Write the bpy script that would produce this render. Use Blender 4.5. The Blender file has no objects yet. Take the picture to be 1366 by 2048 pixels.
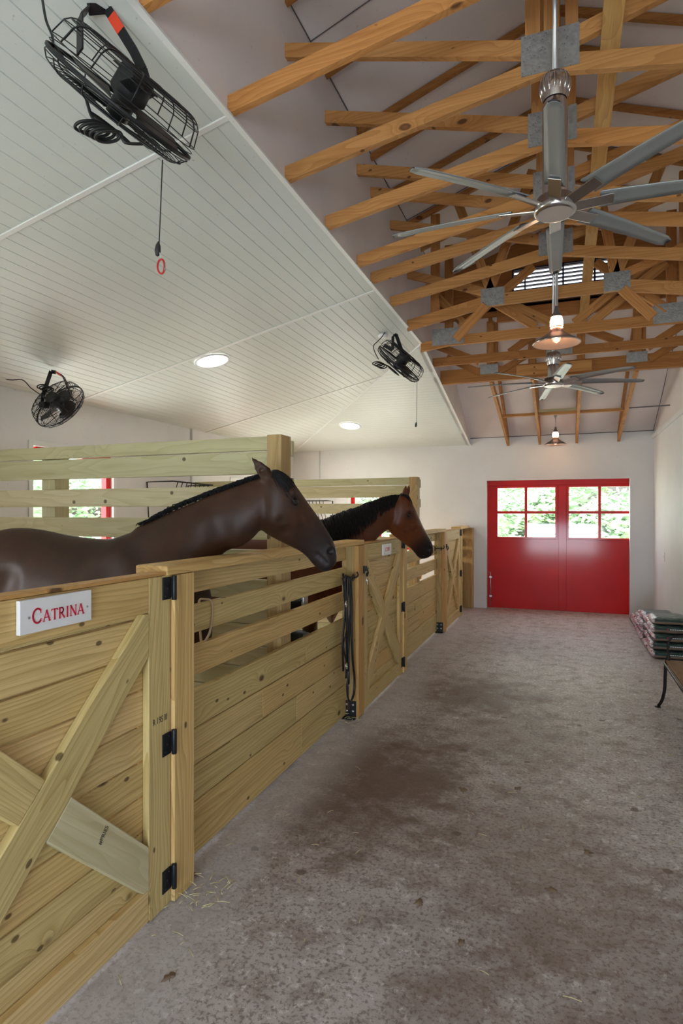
import bpy, bmesh, math, random
from mathutils import Vector, Matrix
from mathutils import noise as mnoise
V = Vector
sc = bpy.context.scene
COL = sc.collection
random.seed(7)
# ------------------------------------------------------------ camera, sky, sun, exposure
H = 1.60; F = 1190.0; TH = math.atan(445 / F)
cam_d = bpy.data.cameras.new('camera'); cam = bpy.data.objects.new('camera', cam_d); COL.objects.link(cam)
cam_d.sensor_fit = 'VERTICAL'; cam_d.sensor_height = 36; cam_d.sensor_width = 24
cam_d.lens = F / 2048 * 36; cam_d.shift_y = 2 / 2048; cam_d.clip_start = .05; cam_d.clip_end = 200
cam.location = (0, 0, H); cam.rotation_euler = (math.pi / 2, 0, TH)
sc.camera = cam
w = bpy.data.worlds.new('sky'); sc.world = w; w.use_nodes = True
nt = w.node_tree; bg = nt.nodes['Background']
sky = nt.nodes.new('ShaderNodeTexSky'); sky.sky_type = 'NISHITA'; sky.sun_disc = False
sky.sun_elevation = math.radians(52); sky.sun_rotation = math.radians(250); sky.air_density = 1.0; sky.dust_density = 6.0
hs = nt.nodes.new('ShaderNodeHueSaturation'); hs.inputs['Saturation'].default_value = .55
nt.links.new(sky.outputs[0], hs.inputs['Color']); nt.links.new(hs.outputs[0], bg.inputs[0]); bg.inputs[1].default_value = 0.75
def lamp(name, kind, loc, rot, energy, color, size=None, size_y=None):
    d = bpy.data.lights.new(name, kind); d.energy = energy; d.color = color
    if size: d.shape = 'RECTANGLE'; d.size = size; d.size_y = size_y or size
    o = bpy.data.objects.new(name, d); COL.objects.link(o); o.location = loc; o.rotation_euler = rot
    return o
R = math.radians
sun = lamp('sun', 'SUN', (-8, -6, 12), (R(30), 0, R(-20)), 8.0, (1, .95, .87)); sun.data.angle = R(2)
# daylight coming in through the barn's own openings
lamp('daylight_rear_doorway', 'AREA', (-.1, -3.95, .62), (R(100), 0, 0), 120, (.66, .81, 1.0), 2.5, 1.1)
lamp('daylight_stall_opening_near', 'AREA', (-4.7, .9, 1.65), (0, R(-90), 0), 17, (.86, .93, 1.0), 1.0, 1.0)
lamp('daylight_stall_opening_middle', 'AREA', (-4.97, 4.87, 1.65), (0, R(-90), 0), 20, (.86, .93, 1.0), 1.0, 1.0)
lamp('daylight_stall_opening_far', 'AREA', (-4.97, 8.6, 1.4), (0, R(-90), 0), 26, (.86, .93, 1.0), 1.6, 1.0)
lamp('daylight_end_opening', 'AREA', (-3.12, 10.45, 1.45), (R(-90), 0, 0), 14, (.9, .96, 1.0), 1.0, 1.0)
lamp('daylight_red_door_panes', 'AREA', (-.1, 10.6, 1.6), (R(-90), 0, 0), 16, (.93, 1.0, .97), 1.9, .8)
sc.view_settings.view_transform = 'Standard'; sc.view_settings.look = 'None'
sc.view_settings.gamma = 1; sc.view_settings.use_curve_mapping = False
sc.view_settings.exposure = 0.50
# ------------------------------------------------------------ helpers
FW = V((-math.sin(TH), math.cos(TH), 0)); RT = V((math.cos(TH), math.sin(TH), 0)); UP = V((0, 0, 1))
CAM = V((0, 0, H))
def U(px, py, zc):
    return CAM + FW * zc + RT * ((px - 683) / F * zc) + UP * ((1026 - py) / F * zc)
def proj(p):
    d = p - CAM; z = d.dot(FW)
    return 683 + F * d.dot(RT) / z, 1026 - F * d.z / z, z
class MB:
    def __init__(s): s.v = []; s.f = []; s.g = []; s.t = []; s.m = []; s.sm = []
    def add(s, vs, fs, gs=None, tn=0.0, mi=0, smooth=False):
        b = len(s.v); s.v += [V(x) for x in vs]
        s.g += gs if gs else [(x[0], x[1], x[2]) for x in vs]
        s.t += [tn] * len(vs)
        for f in fs: s.f.append([b + i for i in f]); s.m.append(mi); s.sm.append(smooth)
WL = {}
def ob(name, mb, mats, parent=None, bevel=0, smooth=None, kind=None, label=None, angle=None):
    me = bpy.data.meshes.new(name); off = WL.get(parent.name, V((0, 0, 0))) if parent else V((0, 0, 0))
    me.from_pydata([tuple(x - off) for x in mb.v], [], mb.f)
    if not isinstance(mats, (list, tuple)): mats = [mats]
    for m in mats: me.materials.append(m)
    a = me.attributes.new('gr', 'FLOAT_VECTOR', 'POINT'); a.data.foreach_set('vector', [c for g in mb.g for c in g])
    a = me.attributes.new('tn', 'FLOAT', 'POINT'); a.data.foreach_set('value', mb.t)
    me.polygons.foreach_set('material_index', mb.m)
    me.polygons.foreach_set('use_smooth', [True] * len(mb.f) if smooth else mb.sm)
    me.update()
    o = bpy.data.objects.new(name, me); COL.objects.link(o)
    if parent: o.parent = parent
    WL[o.name] = off
    if bevel:
        b = o.modifiers.new('bevel', 'BEVEL'); b.width = bevel; b.segments = 2; b.limit_method = 'ANGLE'; b.angle_limit = R(50)
    if kind: o['kind'] = kind
    if label: o['label'] = label
    return o
def thing(name, label, cat, loc=(0, 0, 0), group=None):
    o = bpy.data.objects.new(name, None); COL.objects.link(o); o.location = loc; o.empty_display_size = .1
    o['label'] = label; o['category'] = cat
    if group: o['group'] = group
    WL[o.name] = V(loc)
    return o
def tag(o, label, cat, group=None, kind=None):
    o['label'] = label; o['category'] = cat
    if group: o['group'] = group
    if kind: o['kind'] = kind
    return o
def rnd(a, b): return random.uniform(a, b)
AX = {'x': (V((1, 0, 0)), V((0, 1, 0)), V((0, 0, 1))), 'y': (V((0, 1, 0)), V((0, 0, 1)), V((1, 0, 0))), 'z': (V((0, 0, 1)), V((0, 1, 0)), V((1, 0, 0)))}
def prism(mb, poly, ext, gu=None, gv=None, mi=0):
    """polygon (list of 3-D points) extruded by ext; gu = grain direction, gv = across"""
    n = len(poly); P = [V(p) for p in poly]; E = V(ext)
    vs = P + [p + E for p in P]
    nrm = (P[1] - P[0]).cross(P[2] - P[1])
    flip = nrm.dot(E) > 0
    bot = list(range(n)); top = list(range(n, 2 * n))
    fs = [bot[::-1] if flip else bot, top if flip else top[::-1]]
    for i in range(n):
        j = (i + 1) % n
        fs.append([i, j, n + j, n + i] if flip else [j, i, n + i, n + j])
    if gu is None: gu = (P[1] - P[0]).normalized()
    gu = V(gu).normalized(); gn = E.normalized()
    gv = V(gv) if gv else gn.cross(gu)
    o = V((rnd(0, 60), rnd(0, 60), rnd(0, 60))); tn = rnd(0, 1)
    gs = [(p.dot(gu) + o.x, p.dot(gv) + o.y, p.dot(gn) + o.z) for p in vs]
    mb.add(vs, fs, gs, tn, mi)
def box(mb, x0, x1, y0, y1, z0, z1, axis='y', mi=0):
    gu, gv, gn = AX[axis]
    poly = [(x0, y0, z0), (x1, y0, z0), (x1, y1, z0), (x0, y1, z0)]
    P = [V(p) for p in poly]; vs = P + [p + V((0, 0, z1 - z0)) for p in P]
    fs = [[3, 2, 1, 0], [4, 5, 6, 7], [0, 1, 5, 4], [1, 2, 6, 5], [2, 3, 7, 6], [3, 0, 4, 7]]
    o = V((rnd(0, 60), rnd(0, 60), rnd(0, 60))); tn = rnd(0, 1)
    mb.add(vs, fs, [(p.dot(gu) + o.x, p.dot(gv) + o.y, p.dot(gn) + o.z) for p in vs], tn, mi)
def bxo(name, dims, mat, parent=None, axis='y', bevel=.003, **k):
    mb = MB(); box(mb, *dims, axis=axis); return ob(name, mb, mat, parent, bevel, **k)
def beam(mb, a, b, wd, wdt, thk, mi=0):
    """board from a to b; wd = across direction, wdt width across, thk thickness"""
    a = V(a); b = V(b); u = (b - a).normalized(); v = (V(wd) - u * V(wd).dot(u)).normalized(); n = u.cross(v)
    poly = [a - v * wdt / 2 - n * thk / 2, b - v * wdt / 2 - n * thk / 2, b + v * wdt / 2 - n * thk / 2, a + v * wdt / 2 - n * thk / 2]
    prism(mb, poly, n * thk, u, v, mi)
def frame(d):
    d = V(d).normalized(); a = V((0, 0, 1)) if abs(d.z) < .9 else V((1, 0, 0))
    u = d.cross(a).normalized(); return u, d.cross(u).normalized()
def tube(mb, pts, r, n=8, closed=False, mi=0, cap=True, flat=None):
    pts = [V(p) for p in pts]; m = len(pts); rr = r if isinstance(r, (list, tuple)) else [r] * m
    vs = []; pu = None
    for i, p in enumerate(pts):
        if closed: d = pts[(i + 1) % m] - pts[i - 1]
        else: d = pts[min(i + 1, m - 1)] - pts[max(i - 1, 0)]
        if d.length < 1e-9: d = V((0, 0, 1))
        d.normalize()
        if pu is None: u, v = frame(d)
        else:
            u = pu - d * pu.dot(d)
            if u.length < 1e-6: u, v = frame(d)
            u.normalize(); v = d.cross(u)
        pu = u
        for k in range(n):
            t = 2 * math.pi * k / n
            vs.append(p + u * (rr[i] * math.cos(t)) + v * (rr[i] * math.sin(t) * (flat or 1)))
    fs = []
    for i in range(m if closed else m - 1):
        for k in range(n):
            j = (i + 1) % m; l = (k + 1) % n
            fs.append([i * n + k, i * n + l, j * n + l, j * n + k])
    if cap and not closed: fs += [list(range(n))[::-1], [(m - 1) * n + k for k in range(n)]]
    mb.add(vs, fs, None, 0, mi, True)
def lathe(mb, c, ax, prof, n=32, mi=0, cap=False):
    """prof: list of (radius, height along ax)"""
    c = V(c); ax = V(ax).normalized(); u, v = frame(ax); vs = []
    for r, h in prof:
        for k in range(n):
            t = 2 * math.pi * k / n
            vs.append(c + ax * h + u * (r * math.cos(t)) + v * (r * math.sin(t)))
    fs = []
    for i in range(len(prof) - 1):
        for k in range(n):
            l = (k + 1) % n; fs.append([i * n + k, i * n + l, (i + 1) * n + l, (i + 1) * n + k])
    if cap: fs += [list(range(n))[::-1], [(len(prof) - 1) * n + k for k in range(n)]]
    mb.add(vs, fs, None, 0, mi, True)
def smooth_pts(pts, sub=6, closed=False):
    P = [V(p) for p in pts]; n = len(P); out = []
    rng = range(n if closed else n - 1)
    for i in rng:
        if closed: a, b, c, d = P[i - 1], P[i], P[(i + 1) % n], P[(i + 2) % n]
        else: a, b, c, d = P[max(i - 1, 0)], P[i], P[i + 1], P[min(i + 2, n - 1)]
        for k in range(sub):
            t = k / sub
            out.append(.5 * ((2 * b) + (c - a) * t + (2 * a - 5 * b + 4 * c - d) * t * t + (3 * b - a - 3 * c + d) * t ** 3))
    if not closed: out.append(P[-1])
    return out
def text_ob(s, size, loc, rx, depth, mat, parent, name='lettering', wide=1.0):
    cu = bpy.data.curves.new('t', 'FONT'); cu.body = s; cu.size = size; cu.extrude = depth; cu.align_x = 'CENTER'; cu.align_y = 'CENTER'
    t = bpy.data.objects.new('t', cu); COL.objects.link(t); bpy.context.view_layer.update()
    me = bpy.data.meshes.new_from_object(t); bpy.data.objects.remove(t)
    mb = MB(); M = Matrix.Translation(V(loc)) @ rx
    mb.add([M @ V((v.co.x * wide, v.co.y, v.co.z)) for v in me.vertices], [list(p.vertices) for p in me.polygons])
    return ob(name, mb, mat, parent)
# ------------------------------------------------------------ materials
class N:
    def __init__(s, name):
        s.m = bpy.data.materials.new(name); s.m.use_nodes = True; s.t = s.m.node_tree
        s.b = s.t.nodes['Principled BSDF']; s.out = s.t.nodes['Material Output']
    def n(s, ty, **k):
        x = s.t.nodes.new('ShaderNode' + ty)
        for a, v in k.items():
            if a.startswith('i_'): x.inputs[a[2:].replace('_', ' ')].default_value = v
            else: setattr(x, a, v)
        return x
    def l(s, a, b): s.t.links.new(a, b)
    def math(s, op, a, b=None, c=None):
        x = s.n('Math', operation=op)
        for i, q in enumerate((a, b, c)):
            if q is None: continue
            if isinstance(q, (int, float)): x.inputs[i].default_value = q
            else: s.l(q, x.inputs[i])
        return x.outputs[0]
    def mix(s, f, a, b, mode='MIX'):
        x = s.n('Mix', data_type='RGBA', blend_type=mode)
        for i, q in ((0, f), (6, a), (7, b)):
            if isinstance(q, (int, float)): x.inputs[i].default_value = q
            elif isinstance(q, tuple): x.inputs[i].default_value = (*q, 1) if len(q) == 3 else q
            else: s.l(q, x.inputs[i])
        return x.outputs[2]
    def ramp(s, f, pts):
        x = s.n('ValToRGB'); s.l(f, x.inputs[0]); e = x.color_ramp.elements
        e[0].position, e[0].color = pts[0][0], (*pts[0][1], 1)
        e[1].position, e[1].color = pts[-1][0], (*pts[-1][1], 1)
        for p, c in pts[1:-1]: q = e.new(p); q.color = (*c, 1)
        return x.outputs[0]
    def sstep(s, v, a, b):
        x = s.n('MapRange', interpolation_type='SMOOTHSTEP'); s.l(v, x.inputs[0]); x.inputs[1].default_value = a; x.inputs[2].default_value = b
        return x.outputs[0]
    def vec(s, src, sx, sy, sz):
        x = s.n('Mapping'); s.l(src, x.inputs[0]); x.inputs[3].default_value = (sx, sy, sz); return x.outputs[0]
    def noise(s, v, scale=1, detail=3, rough=.5):
        x = s.n('TexNoise'); x.inputs['Scale'].default_value = scale; x.inputs['Detail'].default_value = detail; x.inputs['Roughness'].default_value = rough
        s.l(v, x.inputs['Vector']); return x.outputs['Fac']
    def bump(s, h, st=.3, d=.01):
        x = s.n('Bump'); x.inputs['Strength'].default_value = st; x.inputs['Distance'].default_value = d; s.l(h, x.inputs['Height']); s.l(x.outputs[0], s.b.inputs['Normal'])
def plain(name, col, rough=.5, metal=0, spec=.5, **k):
    m = N(name); m.b.inputs['Base Color'].default_value = (*col, 1); m.b.inputs['Roughness'].default_value = rough
    m.b.inputs['Metallic'].default_value = metal; m.b.inputs['Specular IOR Level'].default_value = spec
    for a, v in k.items(): m.b.inputs[a.replace('_', ' ')].default_value = v
    tc = m.n('TexCoord'); nz = m.noise(tc.outputs['Object'], 9, 3)
    c = m.mix(nz, tuple(x * .9 for x in col), tuple(min(1, x * 1.08) for x in col)); m.l(c, m.b.inputs['Base Color'])
    return m.m
def wood(name, light, mid, dark, tints, knot=(.06, .028, .01), freq=26, knots=1.0):
    m = N(name); at = m.n('Attribute', attribute_name='gr'); g = at.outputs['Vector']
    tn = m.n('Attribute', attribute_name='tn').outputs['Fac']
    sep = m.n('SeparateXYZ'); m.l(g, sep.inputs[0])
    vo = m.n('TexVoronoi'); vo.inputs['Scale'].default_value = 1; m.l(m.vec(g, 2.6, 4.6, 2.2), vo.inputs['Vector'])
    d = vo.outputs['Distance']
    warp = m.noise(m.vec(g, .55, 4.5, 4.5), 1, 2)
    fall = m.math('POWER', 2.718, m.math('MULTIPLY', d, -9))
    q = m.math('ADD', m.math('MULTIPLY', sep.outputs[1], freq), m.math('ADD', m.math('MULTIPLY', warp, 11), m.math('MULTIPLY', fall, 7 * knots)))
    q = m.math('ADD', q, m.math('MULTIPLY', sep.outputs[2], 9))
    s1 = m.math('FRACT', q)
    ring = m.math('POWER', s1, 2.2)
    fib = m.noise(m.vec(g, 5, 240, 240), 1, 2)
    fib2 = m.noise(m.vec(g, 1.2, 26, 26), 1, 2)
    c = m.mix(m.math('MULTIPLY', ring, .66), light, mid)
    c = m.mix(m.math('MULTIPLY', m.sstep(fib2, .45, .8), .55), c, dark)
    c = m.mix(m.math('MULTIPLY', m.sstep(fib, .4, .75), .38), c, mid)
    tc = m.ramp(tn, [(0, tints[0]), (.5, tints[1]), (1, tints[2])])
    c = m.mix(1.0, c, tc, 'MULTIPLY')
    if knots:
        k = m.sstep(m.math('ADD', d, m.math('MULTIPLY', fib2, .07)), .145, .10)
        c = m.mix(m.math('MULTIPLY', k, .85), c, knot)
        vo2 = m.n('TexVoronoi'); vo2.inputs['Scale'].default_value = 1; m.l(m.vec(g, 5.5, 9.5, 6.0), vo2.inputs['Vector']); c = m.mix(m.math('MULTIPLY', m.sstep(vo2.outputs['Distance'], .10, .06), .8), c, knot)
        k2 = m.sstep(d, .07, .02); c = m.mix(m.math('MULTIPLY', k2, .6), c, (.22, .10, .035))
    m.l(c, m.b.inputs['Base Color']); m.b.inputs['Roughness'].default_value = .62; m.b.inputs['Specular IOR Level'].default_value = .25
    m.bump(m.math('ADD', ring, fib), .12, .003)
    return m.m
M_fence = wood('treated_pine', (.70, .535, .265), (.42, .27, .095), (.33, .21, .08), ((1.05, .93, .78), (.92, .97, .87), (1.08, 1.04, 1.0)), freq=52)
M_part = wood('pale_treated_pine', (.60, .55, .36), (.47, .41, .23), (.40, .34, .18), ((1.02, .98, .92), (.90, .96, .88), (1.06, 1.03, 1.0)), freq=18)
M_post = wood('post_pine', (.52, .38, .18), (.34, .22, .085), (.28, .18, .065), ((1.05, .95, .85), (.95, .95, .90), (1.05, 1, 1)), freq=40)
M_warm = wood('orange_pine', (.58, .36, .13), (.42, .22, .07), (.38, .2, .06), ((1, 1, 1), (1, .95, .9), (1.05, 1, 1)), freq=40)
M_truss = wood('truss_pine', (.52, .265, .095), (.34, .15, .045), (.26, .105, .03), ((1.05, .95, .82), (.92, .92, .9), (1.12, 1.1, 1.05)), knot=(.06, .02, .006), freq=30)
M_trdark = wood('rafter_pine', (.42, .19, .055), (.30, .115, .03), (.24, .085, .02), ((1, .95, .9), (.85, .85, .85), (1.05, 1, 1)), knot=(.04, .016, .006), freq=30)
def paint(name, col, col2, rough=.6, sc_=1.3, st=.08, bs=60):
    m = N(name); tc = m.n('TexCoord'); p = tc.outputs['Object']
    c = m.mix(m.sstep(m.noise(p, sc_, 4), .35, .7), col, col2)
    sp = m.noise(p, 38, 2); c = m.mix(m.math('MULTIPLY', m.sstep(sp, .70, .76), .35), c, (.25, .23, .2))
    m.l(c, m.b.inputs['Base Color']); m.b.inputs['Roughness'].default_value = rough; m.b.inputs['Specular IOR Level'].default_value = .3
    m.bump(m.noise(p, bs, 3), st, .004); return m.m
M_wall = paint('white_painted_block', (.74, .74, .745), (.68, .68, .69))
M_dry = paint('mauve_drywall', (.74, .68, .67), (.66, .61, .61), .8)
M_bead = paint('beadboard_white', (.66, .71, .69), (.62, .67, .65), .45, .8, .03)
M_trim = paint('white_trim', (.78, .80, .79), (.72, .74, .73), .45)
M_black = plain('black_iron', (.012, .013, .015), .45, .3)
M_blackp = plain('black_plastic', (.012, .012, .012), .5)
M_leather = plain('black_leather', (.010, .009, .009), .38)
M_steel = plain('zinc_steel', (.50, .52, .54), .35, .9)
M_nickel = plain('brushed_nickel', (.52, .50, .49), .22, 1.0)
M_blade = plain('grey_blade', (.30, .32, .32), .38, .5)
M_chrome = plain('chrome', (.75, .76, .78), .15, 1)
M_white = plain('white_plastic', (.80, .80, .80), .4)
M_redtxt = plain('red_lettering', (.62, .015, .05), .45)
M_redm = plain('red_anodised', (.55, .03, .03), .3, .5)
M_orange = plain('orange_sticker', (.65, .05, .015), .5)
M_brass = plain('twine', (.42, .30, .18), .8)
M_ink = plain('stamp_ink', (.05, .045, .03), .8)
M_yel = plain('yellow_plastic', (.70, .42, .05), .5)
M_pewter = plain('pewter_shade', (.17, .15, .16), .5, .5)
M_bronze = plain('dark_iron_bench', (.018, .013, .012), .5, .4)
M_brown = wood('bench_wood', (.30, .17, .08), (.20, .10, .045), (.16, .08, .03), ((1, 1, 1), (.9, .9, .9), (1.05, 1, 1)), knots=0)
def gloss_red():
    m = N('red_gloss_paint'); tc = m.n('TexCoord'); p = tc.outputs['Object']
    c = m.mix(m.sstep(m.noise(p, 1.2, 3), .3, .7), (.66, .007, .008), (.55, .004, .006))
    m.l(c, m.b.inputs['Base Color']); r = m.noise(p, 5, 3); m.l(m.math('ADD', m.math('MULTIPLY', r, .10), .32), m.b.inputs['Roughness'])
    m.bump(m.noise(p, 3, 2), .05, .02); m.b.inputs['Coat Weight'].default_value = .40; m.b.inputs['Coat Roughness'].default_value = .09; m.b.inputs['Specular IOR Level'].default_value = .15
    return m.m
M_red = gloss_red()
def glass():
    m = N('window_glass'); m.t.nodes.remove(m.b)
    t = m.n('BsdfTransparent'); g = m.n('BsdfGlossy'); g.inputs['Roughness'].default_value = .03
    mx = m.n('MixShader'); mx.inputs[0].default_value = .06
    m.l(t.outputs[0], mx.inputs[1]); m.l(g.outputs[0], mx.inputs[2]); m.l(mx.outputs[0], m.out.inputs[0]); return m.m
M_glass = glass()
def galv():
    m = N('galvanised_plate'); tc = m.n('TexCoord'); p = tc.outputs['Object']
    vo = m.n('TexVoronoi'); vo.inputs['Scale'].default_value = 60; m.l(p, vo.inputs['Vector'])
    c = m.mix(m.noise(p, 30, 3), (.20, .21, .21), (.46, .47, .47)); k = m.sstep(vo.outputs['Distance'], .16, .10)
    c = m.mix(k, c, (.04, .04, .04)); m.l(c, m.b.inputs['Base Color']); m.b.inputs['Metallic'].default_value = .6; m.b.inputs['Roughness'].default_value = .45
    m.bump(vo.outputs['Distance'], .4, .004); return m.m
M_plate = galv()
def concrete():
    m = N('worn_concrete'); tc = m.n('TexCoord'); p = tc.outputs['Object']
    n1 = m.noise(p, .9, 5, .6); n2 = m.noise(p, 7, 5, .65); n3 = m.noise(p, 55, 4, .7)
    c = m.mix(m.sstep(n1, .3, .7), (.60, .56, .555), (.50, .455, .44))
    c = m.mix(m.math('MULTIPLY', m.sstep(n2, .46, .66), .6), c, (.30, .235, .205))
    c = m.mix(m.math('MULTIPLY', m.sstep(n3, .50, .60), .7), c, (.19, .145, .125))
    c = m.mix(m.math('MULTIPLY', m.sstep(m.noise(p, 20, 5, .75), .56, .63), .7), c, (.82, .81, .82))
    # manure stains with shapes of their own
    for (x, y, sx, sy, st) in ((-1.0, 3.45, .55, .9, .9), (-.75, 5.3, .65, .65, .75), (-.2, 2.9, .6, 1.1, .48), (.3, 2.3, .55, .75, .42), (-.3, 4.4, .7, .6, .42), (.15, 1.7, .3, .5, .34), (-.6, 7.5, .7, .7, .25), (-.35, 1.9, .22, .3, .4)):
        mp = m.n('Mapping'); m.l(p, mp.inputs[0]); mp.inputs[1].default_value = (-x / sx, -y / sy, 0); mp.inputs[3].default_value = (1 / sx, 1 / sy, 0)
        le = m.n('VectorMath', operation='LENGTH'); m.l(mp.outputs[0], le.inputs[0])
        dd = m.math('ADD', le.outputs['Value'], m.math('MULTIPLY', m.math('SUBTRACT', m.noise(p, 3.6, 8, .72), .5), 2.6))
        c = m.mix(m.math('MULTIPLY', m.sstep(dd, 1.3, .25), st), c, (.15, .092, .066))
    vo = m.n('TexVoronoi'); vo.inputs['Scale'].default_value = 3.1; m.l(p, vo.inputs['Vector'])
    dd = m.math('ADD', vo.outputs['Distance'], m.math('MULTIPLY', m.noise(p, 30, 3), .10))
    c = m.mix(m.math('MULTIPLY', m.sstep(dd, .135, .10), .8), c, (.13, .085, .055))
    vo = m.n('TexVoronoi'); vo.inputs['Scale'].default_value = 9; m.l(m.vec(p, 1, .8, 1), vo.inputs['Vector'])
    dd = m.math('ADD', vo.outputs['Distance'], m.math('MULTIPLY', m.noise(p, 26, 4, .7), .35))
    c = m.mix(m.math('MULTIPLY', m.sstep(dd, .25, .19), .75), c, (.12, .09, .075))
    rd = m.math('ABSOLUTE', m.math('SUBTRACT', m.noise(p, 6.5, 6, .7), .5)); c = m.mix(m.math('MULTIPLY', m.math('MULTIPLY', m.sstep(rd, .012, .003), m.sstep(n2, .4, .6)), .55), c, (.14, .10, .085))
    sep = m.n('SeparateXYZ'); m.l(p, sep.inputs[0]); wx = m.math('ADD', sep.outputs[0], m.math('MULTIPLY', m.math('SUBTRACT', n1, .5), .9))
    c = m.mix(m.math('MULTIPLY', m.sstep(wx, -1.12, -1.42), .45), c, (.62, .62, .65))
    m.l(c, m.b.inputs['Base Color']); m.l(m.math('ADD', m.math('MULTIPLY', n2, .3), .38), m.b.inputs['Roughness']); m.b.inputs['Specular IOR Level'].default_value = .4
    m.bump(m.math('ADD', n3, n2), .22, .004); return m.m
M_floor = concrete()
def bedding():
    m = N('wood_shavings'); tc = m.n('TexCoord'); p = tc.outputs['Object']
    vo = m.n('TexVoronoi'); vo.inputs['Scale'].default_value = 45; m.l(p, vo.inputs['Vector'])
    c = m.mix(vo.outputs['Color'], (.70, .50, .33), (.42, .26, .15)); c = m.mix(.5, c, (.62, .45, .3))
    m.l(c, m.b.inputs['Base Color']); m.b.inputs['Roughness'].default_value = .9; m.bump(vo.outputs['Distance'], .8, .02); return m.m
M_bed = bedding()
def grass():
    m = N('sunny_grass'); tc = m.n('TexCoord'); p = tc.outputs['Object']
    c = m.mix(m.noise(p, .6, 4), (.30, .36, .16), (.55, .50, .36)); m.l(c, m.b.inputs['Base Color']); m.b.inputs['Roughness'].default_value = 1; return m.m
M_grass = grass()
def emit(name, col, st):
    m = N(name); m.b.inputs['Base Color'].default_value = (*col, 1); m.b.inputs['Emission Color'].default_value = (*col, 1); m.b.inputs['Emission Strength'].default_value = st
    return m.m
M_led = emit('led_lens', (1, .98, .93), 8)
M_bulb = emit('warm_bulb', (1, .30, .12), 10)
M_jar = emit('glowing_jar_glass', (1, .60, .36), 6)
def leafm(name, a, b):
    m = N(name); oi = m.n('TexCoord'); c = m.mix(m.noise(oi.outputs['Object'], 2.2, 2), a, b); m.l(c, m.b.inputs['Base Color'])
    m.b.inputs['Roughness'].default_value = .5; m.b.inputs['Transmission Weight'].default_value = 0; return m.m
M_leaf = leafm('leaves', (.34, .56, .36), (.62, .80, .60)); M_bark = plain('bark', (.40, .34, .28), .9)
def coat(name, base, warm, black, rough=.42):
    m = N(name); at = m.n('Attribute', attribute_name='dk').outputs['Fac']; tc = m.n('TexCoord'); p = tc.outputs['Object']
    c = m.mix(m.sstep(m.noise(p, 3.0, 4, .6), .3, .7), base, warm)
    f = m.noise(m.vec(p, 60, 60, 160), 1, 2); c = m.mix(m.math('MULTIPLY', f, .25), c, tuple(x * .55 for x in base))
    c = m.mix(at, c, black); m.l(c, m.b.inputs['Base Color']); m.b.inputs['Roughness'].default_value = rough
    m.b.inputs['Specular IOR Level'].default_value = .28
    m.bump(m.math('ADD', m.noise(p, 22, 3), f), .10, .004)
    return m.m
M_coat1 = coat('liver_brown_coat', (.030, .0135, .008), (.064, .025, .011), (.019, .015, .016), .48)
M_coat2 = coat('bay_coat', (.085, .024, .008), (.15, .040, .011), (.010, .007, .007), .42)
M_mane = plain('black_mane_hair', (.005, .0045, .005), .6, 0, .25)
M_eye = plain('dark_eye', (.006, .004, .003), .05)
# ------------------------------------------------------------ the setting
XL, XE, XR, YE, YB = -4.8, -1.5, 1.29, 10.24, -4.0
ZE = H + 1.90; ZW = H + 1.155; YH = 6.55
def zc_main(x): return ZE - (ZE - ZW) * (XE - x) / (XE - XL)
def zc_hip(y): return ZE - (ZE - ZW) * (y - YH) / (YE - YH)
def yhip(x): return YH + (XE - x) / (XE - XL) * (YE - YH)
def xhip(y): return XE - (y - YH) / (YE - YH) * (XE - XL)
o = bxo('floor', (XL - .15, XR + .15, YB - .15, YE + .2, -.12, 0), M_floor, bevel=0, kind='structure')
def wall_with_holes(name, plane, a0, a1, z0, z1, t0, t1, holes, mat):
    """plane 'y' = wall across X (a = x), 'x' = wall along Y (a = y); holes (a0,a1,z0,z1)"""
    mb = MB(); cuts = sorted(set([a0, a1] + [h[0] for h in holes] + [h[1] for h in holes]))
    for c0, c1 in zip(cuts, cuts[1:]):
        segs = [(z0, z1)]
        for h in holes:
            if h[0] <= c0 + 1e-6 and h[1] >= c1 - 1e-6:
                ns = []
                for s0, s1 in segs:
                    if h[2] > s0: ns.append((s0, min(s1, h[2])))
                    if h[3] < s1: ns.append((max(s0, h[3]), s1))
                segs = [s for s in ns if s[1] - s[0] > 1e-4]
        for s0, s1 in segs:
            if plane == 'y': box(mb, c0, c1, t0, t1, s0, s1)
            else: box(mb, t0, t1, c0, c1, s0, s1)
    return ob(name, mb, mat, kind='structure')
DX0, DX1, DZ = -1.225, .965, 2.145
EW = (-3.65, -2.55, .95, 1.97)
wall_with_holes('wall_end', 'y', XL - .15, XR + .15, 0, 2.88, YE, YE + .12, [(DX0, DX1, 0, DZ), EW], M_wall)
LW = [(.3, 1.4, 1.10, 2.25), (4.33, 5.42, 1.10, 2.25), (8.0, 9.1, .35, 2.1)]
wall_with_holes('wall_left', 'x', YB, YE, 0, ZW + .10, XL - .15, XL, LW, M_wall)
bxo('wall_right', (XR, XR + .15, YB, YE, 0, 2.80), M_wall, bevel=0, kind='structure')
wall_with_holes('wall_rear', 'y', XL - .15, XR + .15, 0, 5.3, YB - .15, YB, [(-1.4, 1.15, 0, 2.6)], M_wall)
bxo('trim_1', (XR - .035, XR, YB, YE, 2.74, 2.80), M_wall, bevel=.004, kind='structure')
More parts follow.
